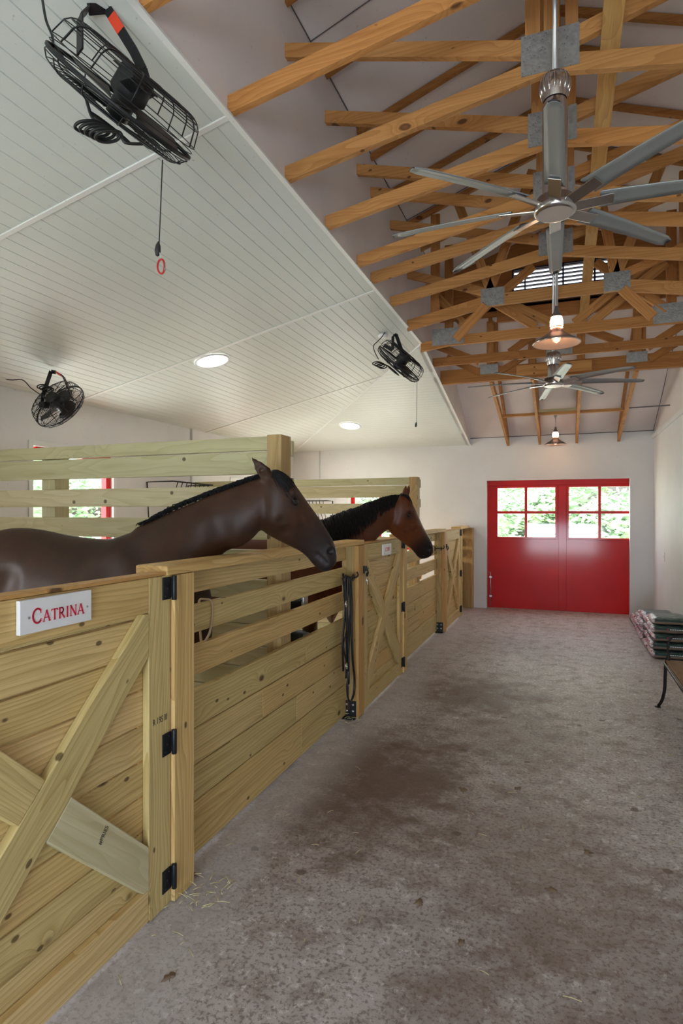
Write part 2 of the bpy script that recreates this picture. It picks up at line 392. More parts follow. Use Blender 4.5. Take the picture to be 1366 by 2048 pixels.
# stall ceiling: real beadboard with V grooves
mb = MB(); gp = .087; gw = .0055; gd = .007
xs = []; x = XE
while x > XL:
    x2 = max(x - gp, XL); xs += [(x, 0), (x2 + gw, 0), (x2 + gw * .5, gd)]; x = x2
vs = []; 
for x, d in xs: vs += [(x, YB, zc_main(x) + d), (x, yhip(x), zc_main(x) + d)]
mb.add(vs, [[2 * i, 2 * i + 1, 2 * i + 3, 2 * i + 2] for i in range(len(xs) - 1)])
ys = []; y = YE
while y > YH:
    y2 = max(y - gp, YH); ys += [(y, 0), (y2 + gw, 0), (y2 + gw * .5, gd)]; y = y2
vs = []
for y, d in ys: vs += [(xhip(y), y, zc_hip(y) + d), (XE, y, zc_hip(y) + d)]
mb.add(vs, [[2 * i, 2 * i + 1, 2 * i + 3, 2 * i + 2] for i in range(len(ys) - 1)])
up = .12   # roof board above it
mb.add([(XE, YB, ZE + up), (XL - .15, YB, ZW + up - .03), (XL - .15, YE, ZW + up - .03), (XE, YH, ZE + up), (XE, YE, ZW + up)], [[0, 1, 2, 3], [3, 2, 4]])
ob('ceiling', mb, M_bead, kind='structure')
k = 1
for yb in (-.1, 2.48, 4.85, 7.3):
    k += 1; mb = MB(); x1 = XE if yb < YH else xhip(yb)
    beam(mb, (x1, yb, zc_main(x1) - .003), (XL, yb, zc_main(XL) - .003), (0, 1, 0), .032, .010); ob('trim_%d' % k, mb, M_trim, bevel=.002, kind='structure')
k += 1; mb = MB(); beam(mb, (XE, YH, ZE - .003), (XL, YE, ZW - .003), (1, -.9, 0), .022, .010); ob('trim_%d' % k, mb, M_trim, kind='structure')
k += 1; mb = MB(); beam(mb, (XE + .004, YB, ZE - .004), (XE + .004, YH, ZE - .004), (1, 0, 0), .03, .012); beam(mb, (XE + .004, YH, ZE - .004), (XE + .004, YE, ZW - .004), (1, 0, 0), .03, .012)
ob('trim_%d' % k, mb, M_trim, kind='structure')
# vault: vertical upper walls, roof slopes, hip end, louvred gable
ZJ = H + 2.98; XM = -.07; ZR = H + 3.50; YG = 7.62
def zhip(y): return 2.87 + .475 * (YE - y)
yj = YE - (ZJ - 2.87) / .475
def vert(name, x, bottom, sgn):
    mb = MB(); poly = bottom + [(x, YE, zhip(YE)), (x, YG, zhip(YG)), (x, YG, ZJ), (x, YB, ZJ)]
    prism(mb, poly, (sgn * .06, 0, 0)); ob(name, mb, M_dry, kind='structure')
vert('wall_vault_left', XE, [(XE, YB, ZE), (XE, YH, ZE), (XE, YE, ZW)], -1)
vert('wall_vault_right', XR + .02, [(XR + .02, YB, 2.80), (XR + .02, YE, 2.80)], 1)
mb = MB()
prism(mb, [(XE, YB, ZJ), (XE, YG, ZJ), (XM, YG, ZR), (XM, YB, ZR)], (0, 0, .05))
prism(mb, [(XR + .02, YB, ZJ), (XR + .02, YG, ZJ), (XM, YG, ZR), (XM, YB, ZR)], (0, 0, .05))
prism(mb, [(XE, YE, zhip(YE)), (XR + .02, YE, zhip(YE)), (XR + .02, YG, zhip(YG)), (XE, YG, zhip(YG))], (0, 0, .05))
ob('ceiling_vault', mb, M_dry, kind='structure')
# thin drywall seams / open joints
mb = MB()
for yy in (1.0, 3.45, 5.9):
    for s in (-1, 1):
        xa = XE if s < 0 else XR
        tube(mb, [(xa, yy, ZJ - .004), (XM, yy, ZR - .004)], .004, 4)
for pts in (((XE + .002, YB, ZJ - .008), (XE + .002, YG, ZJ - .008)), ((XR - .002, YG, zhip(YG)), (XR - .002, YE, 2.868)), ((XE + .01, YE - .004, 2.866), (XR, YE - .004, 2.866))):
    a, b = V(pts[0]), V(pts[1]); tube(mb, [a.lerp(b, i / 12) + V((rnd(-1, 1) * .003, rnd(-1, 1) * .003, rnd(-1, 1) * .003)) for i in range(13)], .005, 4)
ob('trim_9', mb, plain('dark_joint', (.12, .10, .10), .9), kind='structure')
# gable wall with a louvred vent in it
LV = (-.60, .53, 4.17, 4.60)
mb = MB()
for P in ([(XE, 4.05), (LV[0], 4.05), (LV[0], 4.68), (XE, 4.68)], [(LV[1], 4.05), (XR + .02, 4.05), (XR + .02, 4.68), (LV[1], 4.68)], [(LV[0], 4.05), (LV[1], 4.05), (LV[1], LV[2]), (LV[0], LV[2])],
          [(LV[0], LV[3]), (LV[1], LV[3]), (LV[1], 4.68), (LV[0], 4.68)], [(XE, 4.68), (XR + .02, 4.68), (XM, 5.15)]):
    prism(mb, [(x, YG, z) for x, z in P], (0, .03, 0), gu=(1, 0, 0), gv=(0, 0, 1))
ob('wall_gable', mb, M_trdark, kind='structure')
t = thing('louvred_vent', 'dark louvred gable vent with daylight between its slats, high above the trusses', 'vent', (0, YG, 4.3))
M_lv = plain('purple_black_slat', (.018, .012, .03), .6)
mb = MB()
for x0, x1 in ((LV[0], LV[0] + .02), (-.455, -.440), (-.02, .0), (.33, .35), (LV[1] - .02, LV[1])): box(mb, x0, x1, YG - .02, YG + .05, LV[2], LV[3], 'z')
box(mb, LV[0], LV[1], YG - .02, YG + .05, LV[2], LV[2] + .02, 'x'); box(mb, LV[0], LV[1], YG - .02, YG + .05, LV[3] - .02, LV[3], 'x')
ob('vent_frame', mb, M_lv, t)
z = LV[2] + .03
while z < LV[3] - .02:
    mb = MB(); beam(mb, (LV[0] + .02, YG + .02, z), (LV[1] - .02, YG + .02, z), (0, .6, -.1), .030, .013); ob('slat', mb, M_lv, t); z += .047
# windows and sliding door
def red_window(n, plane, a0, a1, z0, z1, p0, sgn, mull=False):
    """white reveal and red frame around an opening"""
    t = thing('window_%d' % n, '', '', (0, 0, 0)); del t['label']; del t['category']; t['kind'] = 'structure'
    def bb(mb, c0, c1, s0, s1, d0, d1):
        if plane == 'y': box(mb, c0, c1, min(p0 + sgn * d0, p0 + sgn * d1), max(p0 + sgn * d0, p0 + sgn * d1), s0, s1, 'x')
        else: box(mb, min(p0 + sgn * d0, p0 + sgn * d1), max(p0 + sgn * d0, p0 + sgn * d1), c0, c1, s0, s1, 'y')
    mb = MB(); w_ = .07
    bb(mb, a0, a0 + (w_ if plane == 'y' else .02), z0, z1, .03, .10); bb(mb, a1 - w_, a1, z0, z1, .03, .10); bb(mb, a0 + w_, a1 - w_, z1 - w_, z1, .03, .10); bb(mb, a0 + w_, a1 - w_, z0, z0 + w_, .03, .10)
    if mull:
        m_ = (a0 + a1) / 2; bb(mb, m_ - .02, m_ + .02, z0 + w_, z1 - w_, .05, .09); bb(mb, a0 + w_, a1 - w_, (z0 + z1) / 2 - .02, (z0 + z1) / 2 + .02, .05, .09)
    ob('window_frame', mb, M_red, t, .002)
    mb = MB(); w_ = .05
    bb(mb, a0 - w_, a0, z0 - w_, z1 + w_, -.012, .0); bb(mb, a1, a1 + w_, z0 - w_, z1 + w_, -.012, .0); bb(mb, a0, a1, z1, z1 + w_, -.012, .0); bb(mb, a0 - .02, a1 + .02, z0 - .05, z0, -.04, .0)
    ob('window_trim', mb, M_trim, t, .002)
red_window(1, 'x', *LW[0][:2], *LW[0][2:], XL, -1); red_window(2, 'x', *LW[1][:2], *LW[1][2:], XL, -1); red_window(3, 'x', *LW[2][:2], *LW[2][2:], XL, -1)
red_window(4, 'y', *EW[:2], *EW[2:], YE, 1, True)
t = thing('door_1', '', '', (0, 0, 0)); del t['label']; del t['category']; t['kind'] = 'structure'
YD = YE + .125
WA = (-1.052, -.136, 1.20, 2.02); WB = (.075, .99, 1.20, 2.02); D0, D1, DT = -1.33, 1.22, 2.24
mb = MB()
cuts = [D0, WA[0], WA[1], WB[0], WB[1], D1]
for i in range(5):
    hole = i in (1, 3)
    if hole: box(mb, cuts[i], cuts[i + 1], YD, YD + .04, .0, WA[2], 'x'); box(mb, cuts[i], cuts[i + 1], YD, YD + .04, WA[3], DT, 'x')
    else: box(mb, cuts[i], cuts[i + 1], YD, YD + .04, .0, DT, 'x')
ob('door_slab', mb, M_red, t)
mb = MB()
for (a0, a1, z0, z1) in (WA, WB):
    e = .035
    for q in ((a0 - e, a0, z0 - e, z1 + e), (a1, a1 + e, z0 - e, z1 + e), (a0, a1, z1, z1 + e), (a0, a1, z0 - e, z0)): box(mb, q[0], q[1], YD - .016, YD, q[2], q[3], 'x')
    m_ = (a0 + a1) / 2; zm = (z0 + z1) / 2
    box(mb, m_ - .022, m_ + .022, YD - .012, YD + .03, z0, z1, 'z'); box(mb, a0, m_ - .022, YD - .012, YD + .03, zm - .022, zm + .022, 'x'); box(mb, m_ + .022, a1, YD - .012, YD + .03, zm - .022, zm + .022, 'x')
for q in ((-.10, -.06, 1.16, 2.06), (-.001, .04, 1.16, 2.06)): pass
box(mb, -1.22, .96, YD - .012, YD, 2.06, 2.20, 'x')
box(mb, -.085, .035, YD - .008, YD, .02, 2.05, 'z')
ob('door_frame', mb, M_red, t, .003)
mb = MB()
for (a0, a1, z0, z1) in (WA, WB): box(mb, a0, a1, YD + .014, YD + .018, z0, z1)
ob('window_pane', mb, M_glass, t)
mb = MB()
tube(mb, [(-1.165, YD - .03, .03), (-1.165, YD - .03, .60), (-1.21, YD - .03, .60)], .007, 8)
for z in (.18, .5): box(mb, -1.185, -1.145, YD - .04, YD, z, z + .03)
ob('drop_bolt', mb, M_steel, t, label='grey steel drop bolt')
# right jamb and left jamb of the opening
bxo('trim_10', (DX1 - .004, DX1 + .012, YE - .004, YE + .121, 0, DZ), M_trim, kind='structure', bevel=.001)
bxo('trim_11', (DX0 - .012, DX0 + .004, YE - .004, YE + .121, 0, DZ), M_trim, kind='structure', bevel=.001)
# conduits and switch
def conduit(label, pts, r=.008, mat=M_wall):
    mb = MB(); tube(mb, pts, r, 8); tag(ob('conduit', mb, mat), label, 'conduit')
conduit('thin white conduit running down the left wall behind the near partition', [(XL + .01, 6.94, ZW), (XL + .01, 6.94, 1.2)], .012)
conduit('thin white conduit running down the end wall over the far stall', [(-4.26, YE - .01, ZW), (-4.26, YE - .01, 1.2)])
t = thing('light_switch', 'small white light switch plate on the right wall near the red door', 'switch', (XR - .001, 9.2, 1.0))
mb = MB(); box(mb, XR - .008, XR, 9.16, 9.24, .94, 1.06); ob('cover_plate', mb, M_white, t, .002)
mb = MB(); box(mb, XR - .013, XR - .008, 9.19, 9.21, .98, 1.02); ob('toggle', mb, M_white, t)
# stall bedding
mb = MB(); nx, ny = 40, 110; x0, x1, y0, y1 = XL + .01, -1.70, YB + .01, YE - .01
vs = [(x0 + (x1 - x0) * i / nx, y0 + (y1 - y0) * j / ny, .035 + .03 * mnoise.noise(V((i * .3, j * .3, 0)))) for j in range(ny + 1) for i in range(nx + 1)]
mb.add(vs, [[j * (nx + 1) + i, j * (nx + 1) + i + 1, (j + 1) * (nx + 1) + i + 1, (j + 1) * (nx + 1) + i] for j in range(ny) for i in range(nx)], smooth=True)
tag(ob('bedding', mb, M_bed), 'pale wood shavings spread over the stall floors', 'bedding', kind='stuff')
# outdoors
bxo('ground', (-40, 40, -30, 50, -.30, -.13), M_grass, bevel=0, kind='structure')
def tree(label, x, y, h, r, seed, group):
    random.seed(seed); t = thing('leafy_tree', label, 'tree', (x, y, -.13), group)
    mb = MB(); tube(mb, smooth_pts([(x, y, -.13), (x + rnd(-.1, .1), y, h * .4), (x + rnd(-.2, .2), y, h * .8)], 4), [.16 - .012 * i for i in range(9)], 8); ob('trunk', mb, M_bark, t)
    mb = MB()
    cs = [(V((x + rnd(-r, r) * .7, y + rnd(-r, r) * .6, rnd(.4, h))), rnd(.35, .62) * r) for _ in range(16)]
    for c, cr in cs:
        for _ in range(260):
            d = V((rnd(-1, 1), rnd(-1, 1), rnd(-1, 1))).normalized(); p = c + d * cr * rnd(.75, 1.05)
            a = V((rnd(-1, 1), rnd(-1, 1), rnd(-.4, .2))).normalized(); b = d.cross(a).normalized(); l = rnd(.07, .15); w_ = l * .34
            mb.add([p - a * l, p + b * w_, p + a * l, p - b * w_], [[0, 1, 2, 3]])
    ob('foliage', mb, M_leaf, t)
for i, (x, y, h, r) in enumerate(((-2.3, 17.5, 4.4, 1.5), (.1, 18.4, 4.4, 1.5), (2.4, 17.2, 4.4, 1.5), (-5.6, 15.5, 4.0, 1.7), (-3.4, 21.0, 5.0, 1.6), (-1.0, 22.0, 5.0, 1.9), (1.3, 22.3, 5.0, 1.9), (4.0, 21.0, 5.0, 1.9), (-.7, 15.6, 1.9, .95), (1.0, 15.4, 1.9, .95))):
    tree('sunlit green leafy tree outside, seen through the panes of the red door' if i not in (3,) else 'green leafy tree outside beyond the far stall window', x, y, h, r, 40 + i, 'trees beyond the red door' if i != 3 else None)
for i, (x, y, h, r) in enumerate(((-11.5, 8.4, 4.0, 1.8), (-11.5, 11.4, 4.0, 1.9), (-10.5, 2.0, 3.6, 1.6))):
    tree('green leafy tree outside the stall windows on the left', x, y, h, r, 60 + i, 'trees beyond the stall windows')
# ------------------------------------------------------------ roof trusses
def cnt(a, b, off): return off
def plate_obj(x0, x1, y, z0, z1, par):
    mb = MB(); box(mb, x0, x1, y - .022, y - .019, z0, z1); box(mb, x0, x1, y + .019, y + .022, z0, z1); ob('connector_plate', mb, M_plate, par, label='grey punched metal connector plate')
HD = .045
def chord(name, a, b, dep, par, mat=M_truss, th=.038):
    """a, b: lower-edge points (x,y,z) in a plane y=const, ends cut plumb"""
    mb = MB(); a = V(a); b = V(b); s = V((0, 0, dep)); off = V((0, -th / 2, 0))
    prism(mb, [a + off, b + off, b + s + off, a + s + off], (0, th, 0), (b - a).normalized(), (0, 0, 1)); ob(name, mb, mat, par, .002)
def truss_label(i, s): return s
TY = [1.85, 2.48, 3.10, 3.71, 4.36, 4.71, 5.30]
PLN = ['nearest to the camera', 'just before the near ceiling fan', 'just behind the near ceiling fan', 'one bay beyond the near ceiling fan', 'two bays beyond the near ceiling fan', 'just behind the near pendant lamp', 'last before the kinked hip truss']
XRt = XR + .018
for i, y in enumerate(TY):
    t = thing('roof_truss', 'orange pine scissor truss across the vault, ' + PLN[i], 'roof truss', (XM, y, 3.5), 'scissor roof trusses')
    del t['group']
    zc_ = 3.50 + .257; hw = .088
    chord('bottom_chord', (XE, y, 3.50), (XM - .001, y, zc_), hw, t); chord('bottom_chord', (XM + .001, y, zc_), (XRt, y, 3.50), hw, t)
    zw = 3.845
    chord('web', (XE, y, 4.215), (XM - .05, y, zw + .003), .082, t); chord('web', (XM + .05, y, zw + .003), (XRt, y, 4.215), .082, t)
    chord('top_chord', (XE, y, ZJ - .055), (XM - .001, y, ZR - .055), .05, t, M_trdark); chord('top_chord', (XM + .001, y, ZR - .055), (XRt, y, ZJ - .055), .05, t, M_trdark)
    for dx in (-.075, .012, .075):
        mb = MB(); xx = XM + dx
        if dx != .075: box(mb, xx - .036, xx + .036, y - .019, y + .019, zw + .09, ZR - .06 - abs(dx) * .4, 'z'); ob('king_post', mb, M_truss, t, .002)
        else: box(mb, xx + .0, xx + .06, y + .02, y + .055, zw + .05, ZR - .09, 'z'); ob('king_post', mb, M_truss, t, .002)
    plate_obj(XM - .13, XM + .14, y, zc_ + .005, zc_ + .205, t)
# hip trusses farther back
y = 5.94; t = thing('roof_truss', 'orange pine hip truss with a flat middle and two grey plates, under the louvred vent', 'roof truss', (XM, y, 3.5))
xa, xb, zf = -.66, .44, H + 2.015
for a, b in (((XE, y, 3.46), (xa - .001, y, zf)), ((xa, y, zf), (xb, y, zf)), ((xb + .001, y, zf), (XRt, y, 3.46))): chord('bottom_chord', a, b, .11, t)
chord('web', (XE, y, 4.0), (xa - .06, y, zf + .10), .085, t); chord('web', (xb + .06, y, zf + .10), (XRt, y, 4.0), .085, t)
for a, b in (((xa - .02, zf + .14), (xa + .38, 4.86)), ((xa, zf + .12), (xa - .35, 4.75)), ((xb, zf + .14), (xb - .2, 4.9)), ((xb, zf + .12), (xb + .38, 4.72)), ((xa - .05, zf), (xa - .34, zf - .30)), ((xb + .05, zf), (xb + .30, zf - .28))):
    mb = MB(); yy = y - .04 if a[1] > b[1] else y
    beam(mb, (a[0], yy, a[1]), (b[0], yy, b[1]), (1, 0, 0), .085, .036); ob('web', mb, M_truss, t, .002)
for x in (-1.22, 1.0): bxo('web', (x - .045, x + .045, y + .022, y + .06, zf - .09, 4.62), M_trdark, t, 'z')
for x in (xa, xb): plate_obj(x - .10, x + .12, y, zf + .0, zf + .17, t)
chord('top_chord', (XE, y, ZJ - .055), (XM - .001, y, ZR - .055), .05, t, M_trdark); chord('top_chord', (XM + .001, y, ZR - .055), (XRt, y, ZJ - .055), .05, t, M_trdark)
y = 6.55; t = thing('roof_truss', 'orange pine hip truss with two large grey plates near its ends', 'roof truss', (XM, y, 3.4)); zf = H + 1.84
chord('bottom_chord', (XE, y, zf - .04), (-1.18, y, zf), .10, t); chord('bottom_chord', (-1.179, y, zf), (XRt, y, zf), .105, t)
for a, b in (((-1.10, zf + .14), (-.30, zf + .75)), ((-.9, zf + .62), (-.1, zf + .13)), ((-1.02, zf + .66), (-.28, zf + .12)), ((.95, zf + .14), (.3, zf + .7)), ((.82, zf + .66), (.1, zf + .12)), ((.94, zf + .62), (.26, zf + .10)), ((-1.45, zf + .72), (-1.0, zf + .2))):
    mb = MB(); k_ = rnd(-.001, .001); yy = y + (.04 if a[1] > b[1] else .0)
    beam(mb, (a[0], yy + k_, a[1]), (b[0], yy + k_, b[1]), (0, .1, 1), .085, .036); ob('web', mb, M_truss, t, .002)
for x in (-1.2, .99): bxo('web', (x - .045, x + .045, y + .06, y + .098, zf + .02, 4.58), M_trdark, t, 'z')
plate_obj(-1.37, -1.02, y, zf + .01, zf + .19, t); plate_obj(.82, 1.14, y, zf + .01, zf + .20, t)
chord('top_chord', (XE, y, ZJ - .055), (XM - .001, y, ZR - .055), .05, t, M_trdark); chord('top_chord', (XM + .001, y, ZR - .055), (XRt, y, ZJ - .055), .05, t, M_trdark)
y = 7.2; t = thing('roof_truss', 'flat-bottomed orange pine truss just behind the near pendant shade', 'roof truss', (XM, y, 3.4)); zf = H + 1.785
chord('bottom_chord', (XE, y, zf), (XRt, y, zf), .10, t, M_trdark)
for a, b in (((-1.45, zf + .26), (-.95, zf + .02)), ((1.24, zf + .26), (.85, zf + .02)), ((-.6, zf + .1), (-.3, zf + .3)), ((.2, zf + .3), (.6, zf + .1))):
    mb = MB(); beam(mb, (a[0], y + .04, a[1]), (b[0], y + .04, b[1]), (0, .1, 1), .085, .036); ob('web', mb, M_trdark, t, .002)
plate_obj(XM - .12, XM + .16, y, zf + .01, zf + .11, t)
y = 7.70; t = thing('roof_truss', 'deep double-beamed truss farthest back, where the sloping rafters begin', 'roof truss', (XM, y, 3.3)); zf = H + 1.665
mb = MB(); chord('bottom_chord', (XE, y, zf), (XRt, y, zf), .175, t, M_trdark, .076)
bxo('splice_board', (-.55, .31, y - .078, y - .039, zf + .03, zf + .15), M_truss, t, 'x')
bxo('header', (-.78, 1.02, YG - .045, YG - .003, H + 2.36, H + 2.52), M_trdark, t, 'x')
for x in (-.87, -.37, .19, .80):
    bxo('stud', (x - .045, x + .045, y - .02, y + .018, zf + .17, min(4.02, zhip(y) - .05)), M_truss, t, 'z')
    if abs(x) > .5: bxo('stud', (x + .05, x + .088, y - .03, y + .05, zf + .17, zhip(y) - .08), M_trdark, t, 'z')
for a, b in (((-1.42, zf + .34), (-.98, zf + .10)), ((-.76, zf + .10), (-.38, zf + .30)), ((.92, zf + .10), (1.22, zf + .28))):
    mb = MB(); beam(mb, (a[0], y - .045, a[1]), (b[0], y - .045, b[1]), (0, .1, 1), .085, .012); ob('web', mb, M_trdark, t, .002)
for x in (-.87, .80):
    mb = MB(); box(mb, x - .12, x + .10, y - .062, y - .053, zf + .08, zf + .20); ob('connector_plate', mb, M_plate, t)
# jack rafters over the end wall
RX = (-.87, -.37, .19, .80); nm = ('leftmost', 'second from the left', 'second from the right', 'rightmost')
for i, x in enumerate(RX):
    t = thing('jack_rafter', 'orange pine jack rafter over the red door, ' + nm[i] + ' of four', 'rafter', (x, YE, 2.72), 'jack rafters over the red door')
    del t['group']
    mb = MB(); off = V((-.019, 0, 0))
    prism(mb, [V((x, YE, 2.715)) + off, V((x, 7.74, 3.25)) + off, V((x, 7.74, 3.345)) + off, V((x, YE, 2.81)) + off], (.038, 0, 0), (0, -1, .2), (0, 0, 1)); ob('lower_chord', mb, M_truss, t, .002)
    prism(mb := MB(), [V((x, YE - .02, 2.80)) + off, V((x, YG + .01, zhip(YG) - .10)) + off, V((x, YG + .01, zhip(YG) - .005)) + off, V((x, YE - .02, 2.875)) + off], (.038, 0, 0), (0, -1, .47), (0, 0, 1)); ob('upper_chord', mb, M_trdark, t, .002)
for i in range(3):
    tag(bxo('blocking', (RX[i] + .02, RX[i + 1] - .02, 9.08, 9.16, 3.02, 3.058), M_truss, None, 'x'), 'pine blocking board between jack rafters, ' + ('left', 'middle', 'right')[i] + ' of three', 'board')
tag(bxo('blocking', (RX[1] + .02, RX[2] - .02, 9.20, 9.34, 3.08, 3.118), M_part, None, 'x'), 'greenish treated board above the far pendant lamp mount', 'board')
tag(bxo('lateral_brace', (.165, .255, -1.0, 7.66, H + 2.255, H + 2.293), M_warm, None, 'y'), 'long pine lateral brace lying along the aisle on top of the trusses', 'board')
# ------------------------------------------------------------ stall partitions
XF = -1.64
def hboard(name, x0, x1, y, z0, z1, par, mat, th=.038): return bxo(name, (x0, x1, y - th / 2, y + th / 2, z0, z1), mat, par, 'x', .004)
def partition(y, ztop, label, dz=0):
    t = thing('stall_partition', label, 'partition', ((XL + XF) / 2, y, 0))
    s = ztop - 2.085; x0, x1 = XL + .01, XF - .11
    hboard('top_rail', x0, x1, y - .021, 1.997 + s, 2.085 + s, t, M_part, .04)
    for z0, z1 in ((1.848, 1.990), (1.645, 1.772), (1.430, 1.568), (1.235, 1.365), (1.05, 1.175)): hboard('slat', x0, x1, y - .019, z0 + s, z1 + s, t, M_part)
    mb = MB()
    for k in range(7): box(mb, x0, x1, y - .038, y, .07 + k * .137, .07 + k * .137 + .134, 'x')
    ob('board_panel', mb, M_part, t, .003)
    bxo('post', (XF - .105, XF - .005, y - .07, y + .07, .0, ztop + .005), M_post, t, 'z', .004)
    bxo('post', (-3.68, -3.55, y + .003, y + .14, 0, ztop - .05), M_part, t, 'z', .004)
    mb = MB(); box(mb, x0, x1 + .02, y + .0, y + .05, ztop - .05, ztop - .012, 'x'); 
    for z in (ztop - .12, ztop - .36): box(mb, XF - .12, XF - .0, y + .071, y + .11, z, z + .10, 'z')
    ob('back_rail', mb, M_part, t, .003)
    return t
partition(3.40, 2.085, 'tall slatted pine partition behind the near horse')
partition(7.05, 2.03, 'tall slatted pine partition behind the far horse')
partition(-.25, 2.085, 'tall slatted pine partition behind the camera, out of frame')
# front posts
def post(y0, y1, label, bracket=True, x0=-1.635, x1=-1.495):
    t = thing('fence_post', label, 'post', ((x0 + x1) / 2, (y0 + y1) / 2, 0))
    w_ = .022
    bxo('post_body', (x0, x1 - .040, y0, y1, 0, 1.345), M_post, t, 'z', .004)
    bxo('face_board', (x1 - .0395, x1, y0, y1, .005, 1.345), M_warm if bracket else M_fence, t, 'z', .004)
    if bracket:
        mb = MB(); box(mb, x0 + .02, x1 - .02, y0 - .006, y0 - .001, .015, .135); box(mb, x0 + .02, x1 - .02, y0 - .05, y0 - .002, .001, .012)
        pl = ob('base_bracket', mb, M_black, t)
        for dx in (.045, .095):
            for z in (.055, .105):
                lathe(mb := MB(), (x0 + dx, y0 - .006, z), (0, -1, 0), [(.001, .009), (.009, .008), (.011, .004), (.011, 0)], 12, cap=True); ob('bolt', mb, M_steel, pl)
    else:
        mb = MB(); box(mb, x0, x1 - .03, y1 + .001, y1 + .05, .001, .012); box(mb, x0 + .02, x1 - .02, y1 + .001, y1 + .005, .012, .09); ob('base_bracket', mb, M_black, t)
    return t
post(2.045, 2.185, 'pine post carrying the hinges of the nearest gate', False)
post(4.38, 4.52, 'pine post beside the hanging black leather straps')
post(5.785, 5.905, 'narrow pine post carrying the hinges of the middle gate', False)
post(7.93, 8.07, 'pine post with a bolted black bracket, left of the far gate')
post(9.30, 9.43, 'pine post carrying the hinges of the farthest gate', False)
post(.64, .78, 'pine latch post of the nearest gate, out of frame')
t = thing('wall_post', 'pine end board of the fence, standing against the end wall', 'post', (-1.52, YE - .05, 0))
bxo('post_body', (-1.62, -1.455, YE - .06, YE - .001, 0, 1.35), M_post, t, 'z', .004)
bxo('edge_board', (-1.454, -1.435, YE - .13, YE - .001, 0, 1.35), M_warm, t, 'z', .003)
# front fence panels
def panel(y0, y1, cap0, cap1, label, n=4):
    t = thing('slatted_fence', label, 'fence panel', (-1.62, (y0 + y1) / 2, 0)); x0, x1 = -1.635, -1.600
    for z0, z1 in ((1.232, 1.344), (1.045, 1.173), (.848, .985)): bxo('slat', (x0, x1, y0, y1, z0, z1), M_fence, t, 'y', .004)
    mb = MB()
    for z0, z1 in ((.605, .776), (.434, .599), (.266, .428), (.022, .260)):
        if y1 - y0 > 1.5:
            c = y0 + (y1 - y0) * rnd(.35, .65); box(mb, x0, x1, y0, c - .001, z0, z1, 'y'); box(mb, x0, x1, c + .001, y1, z0, z1, 'y')
        else: box(mb, x0, x1, y0, y1, z0, z1, 'y')
    ob('board_panel', mb, M_fence, t, .004)
    bxo('cap_rail', (-1.655, -1.497, cap0, cap1, 1.347, 1.386), M_fence, t, 'y', .006)
    return t
panel(2.187, 4.378, 2.0, 4.53, 'slatted pine fence panel between the nearest gate and the hanging straps')
panel(5.907, 7.928, 5.80, 8.075, 'slatted pine fence panel under the far horse, right of the middle gate')
panel(9.432, 10.175, 9.31, YE - .062, 'short slatted fence panel between the farthest gate and the end wall')
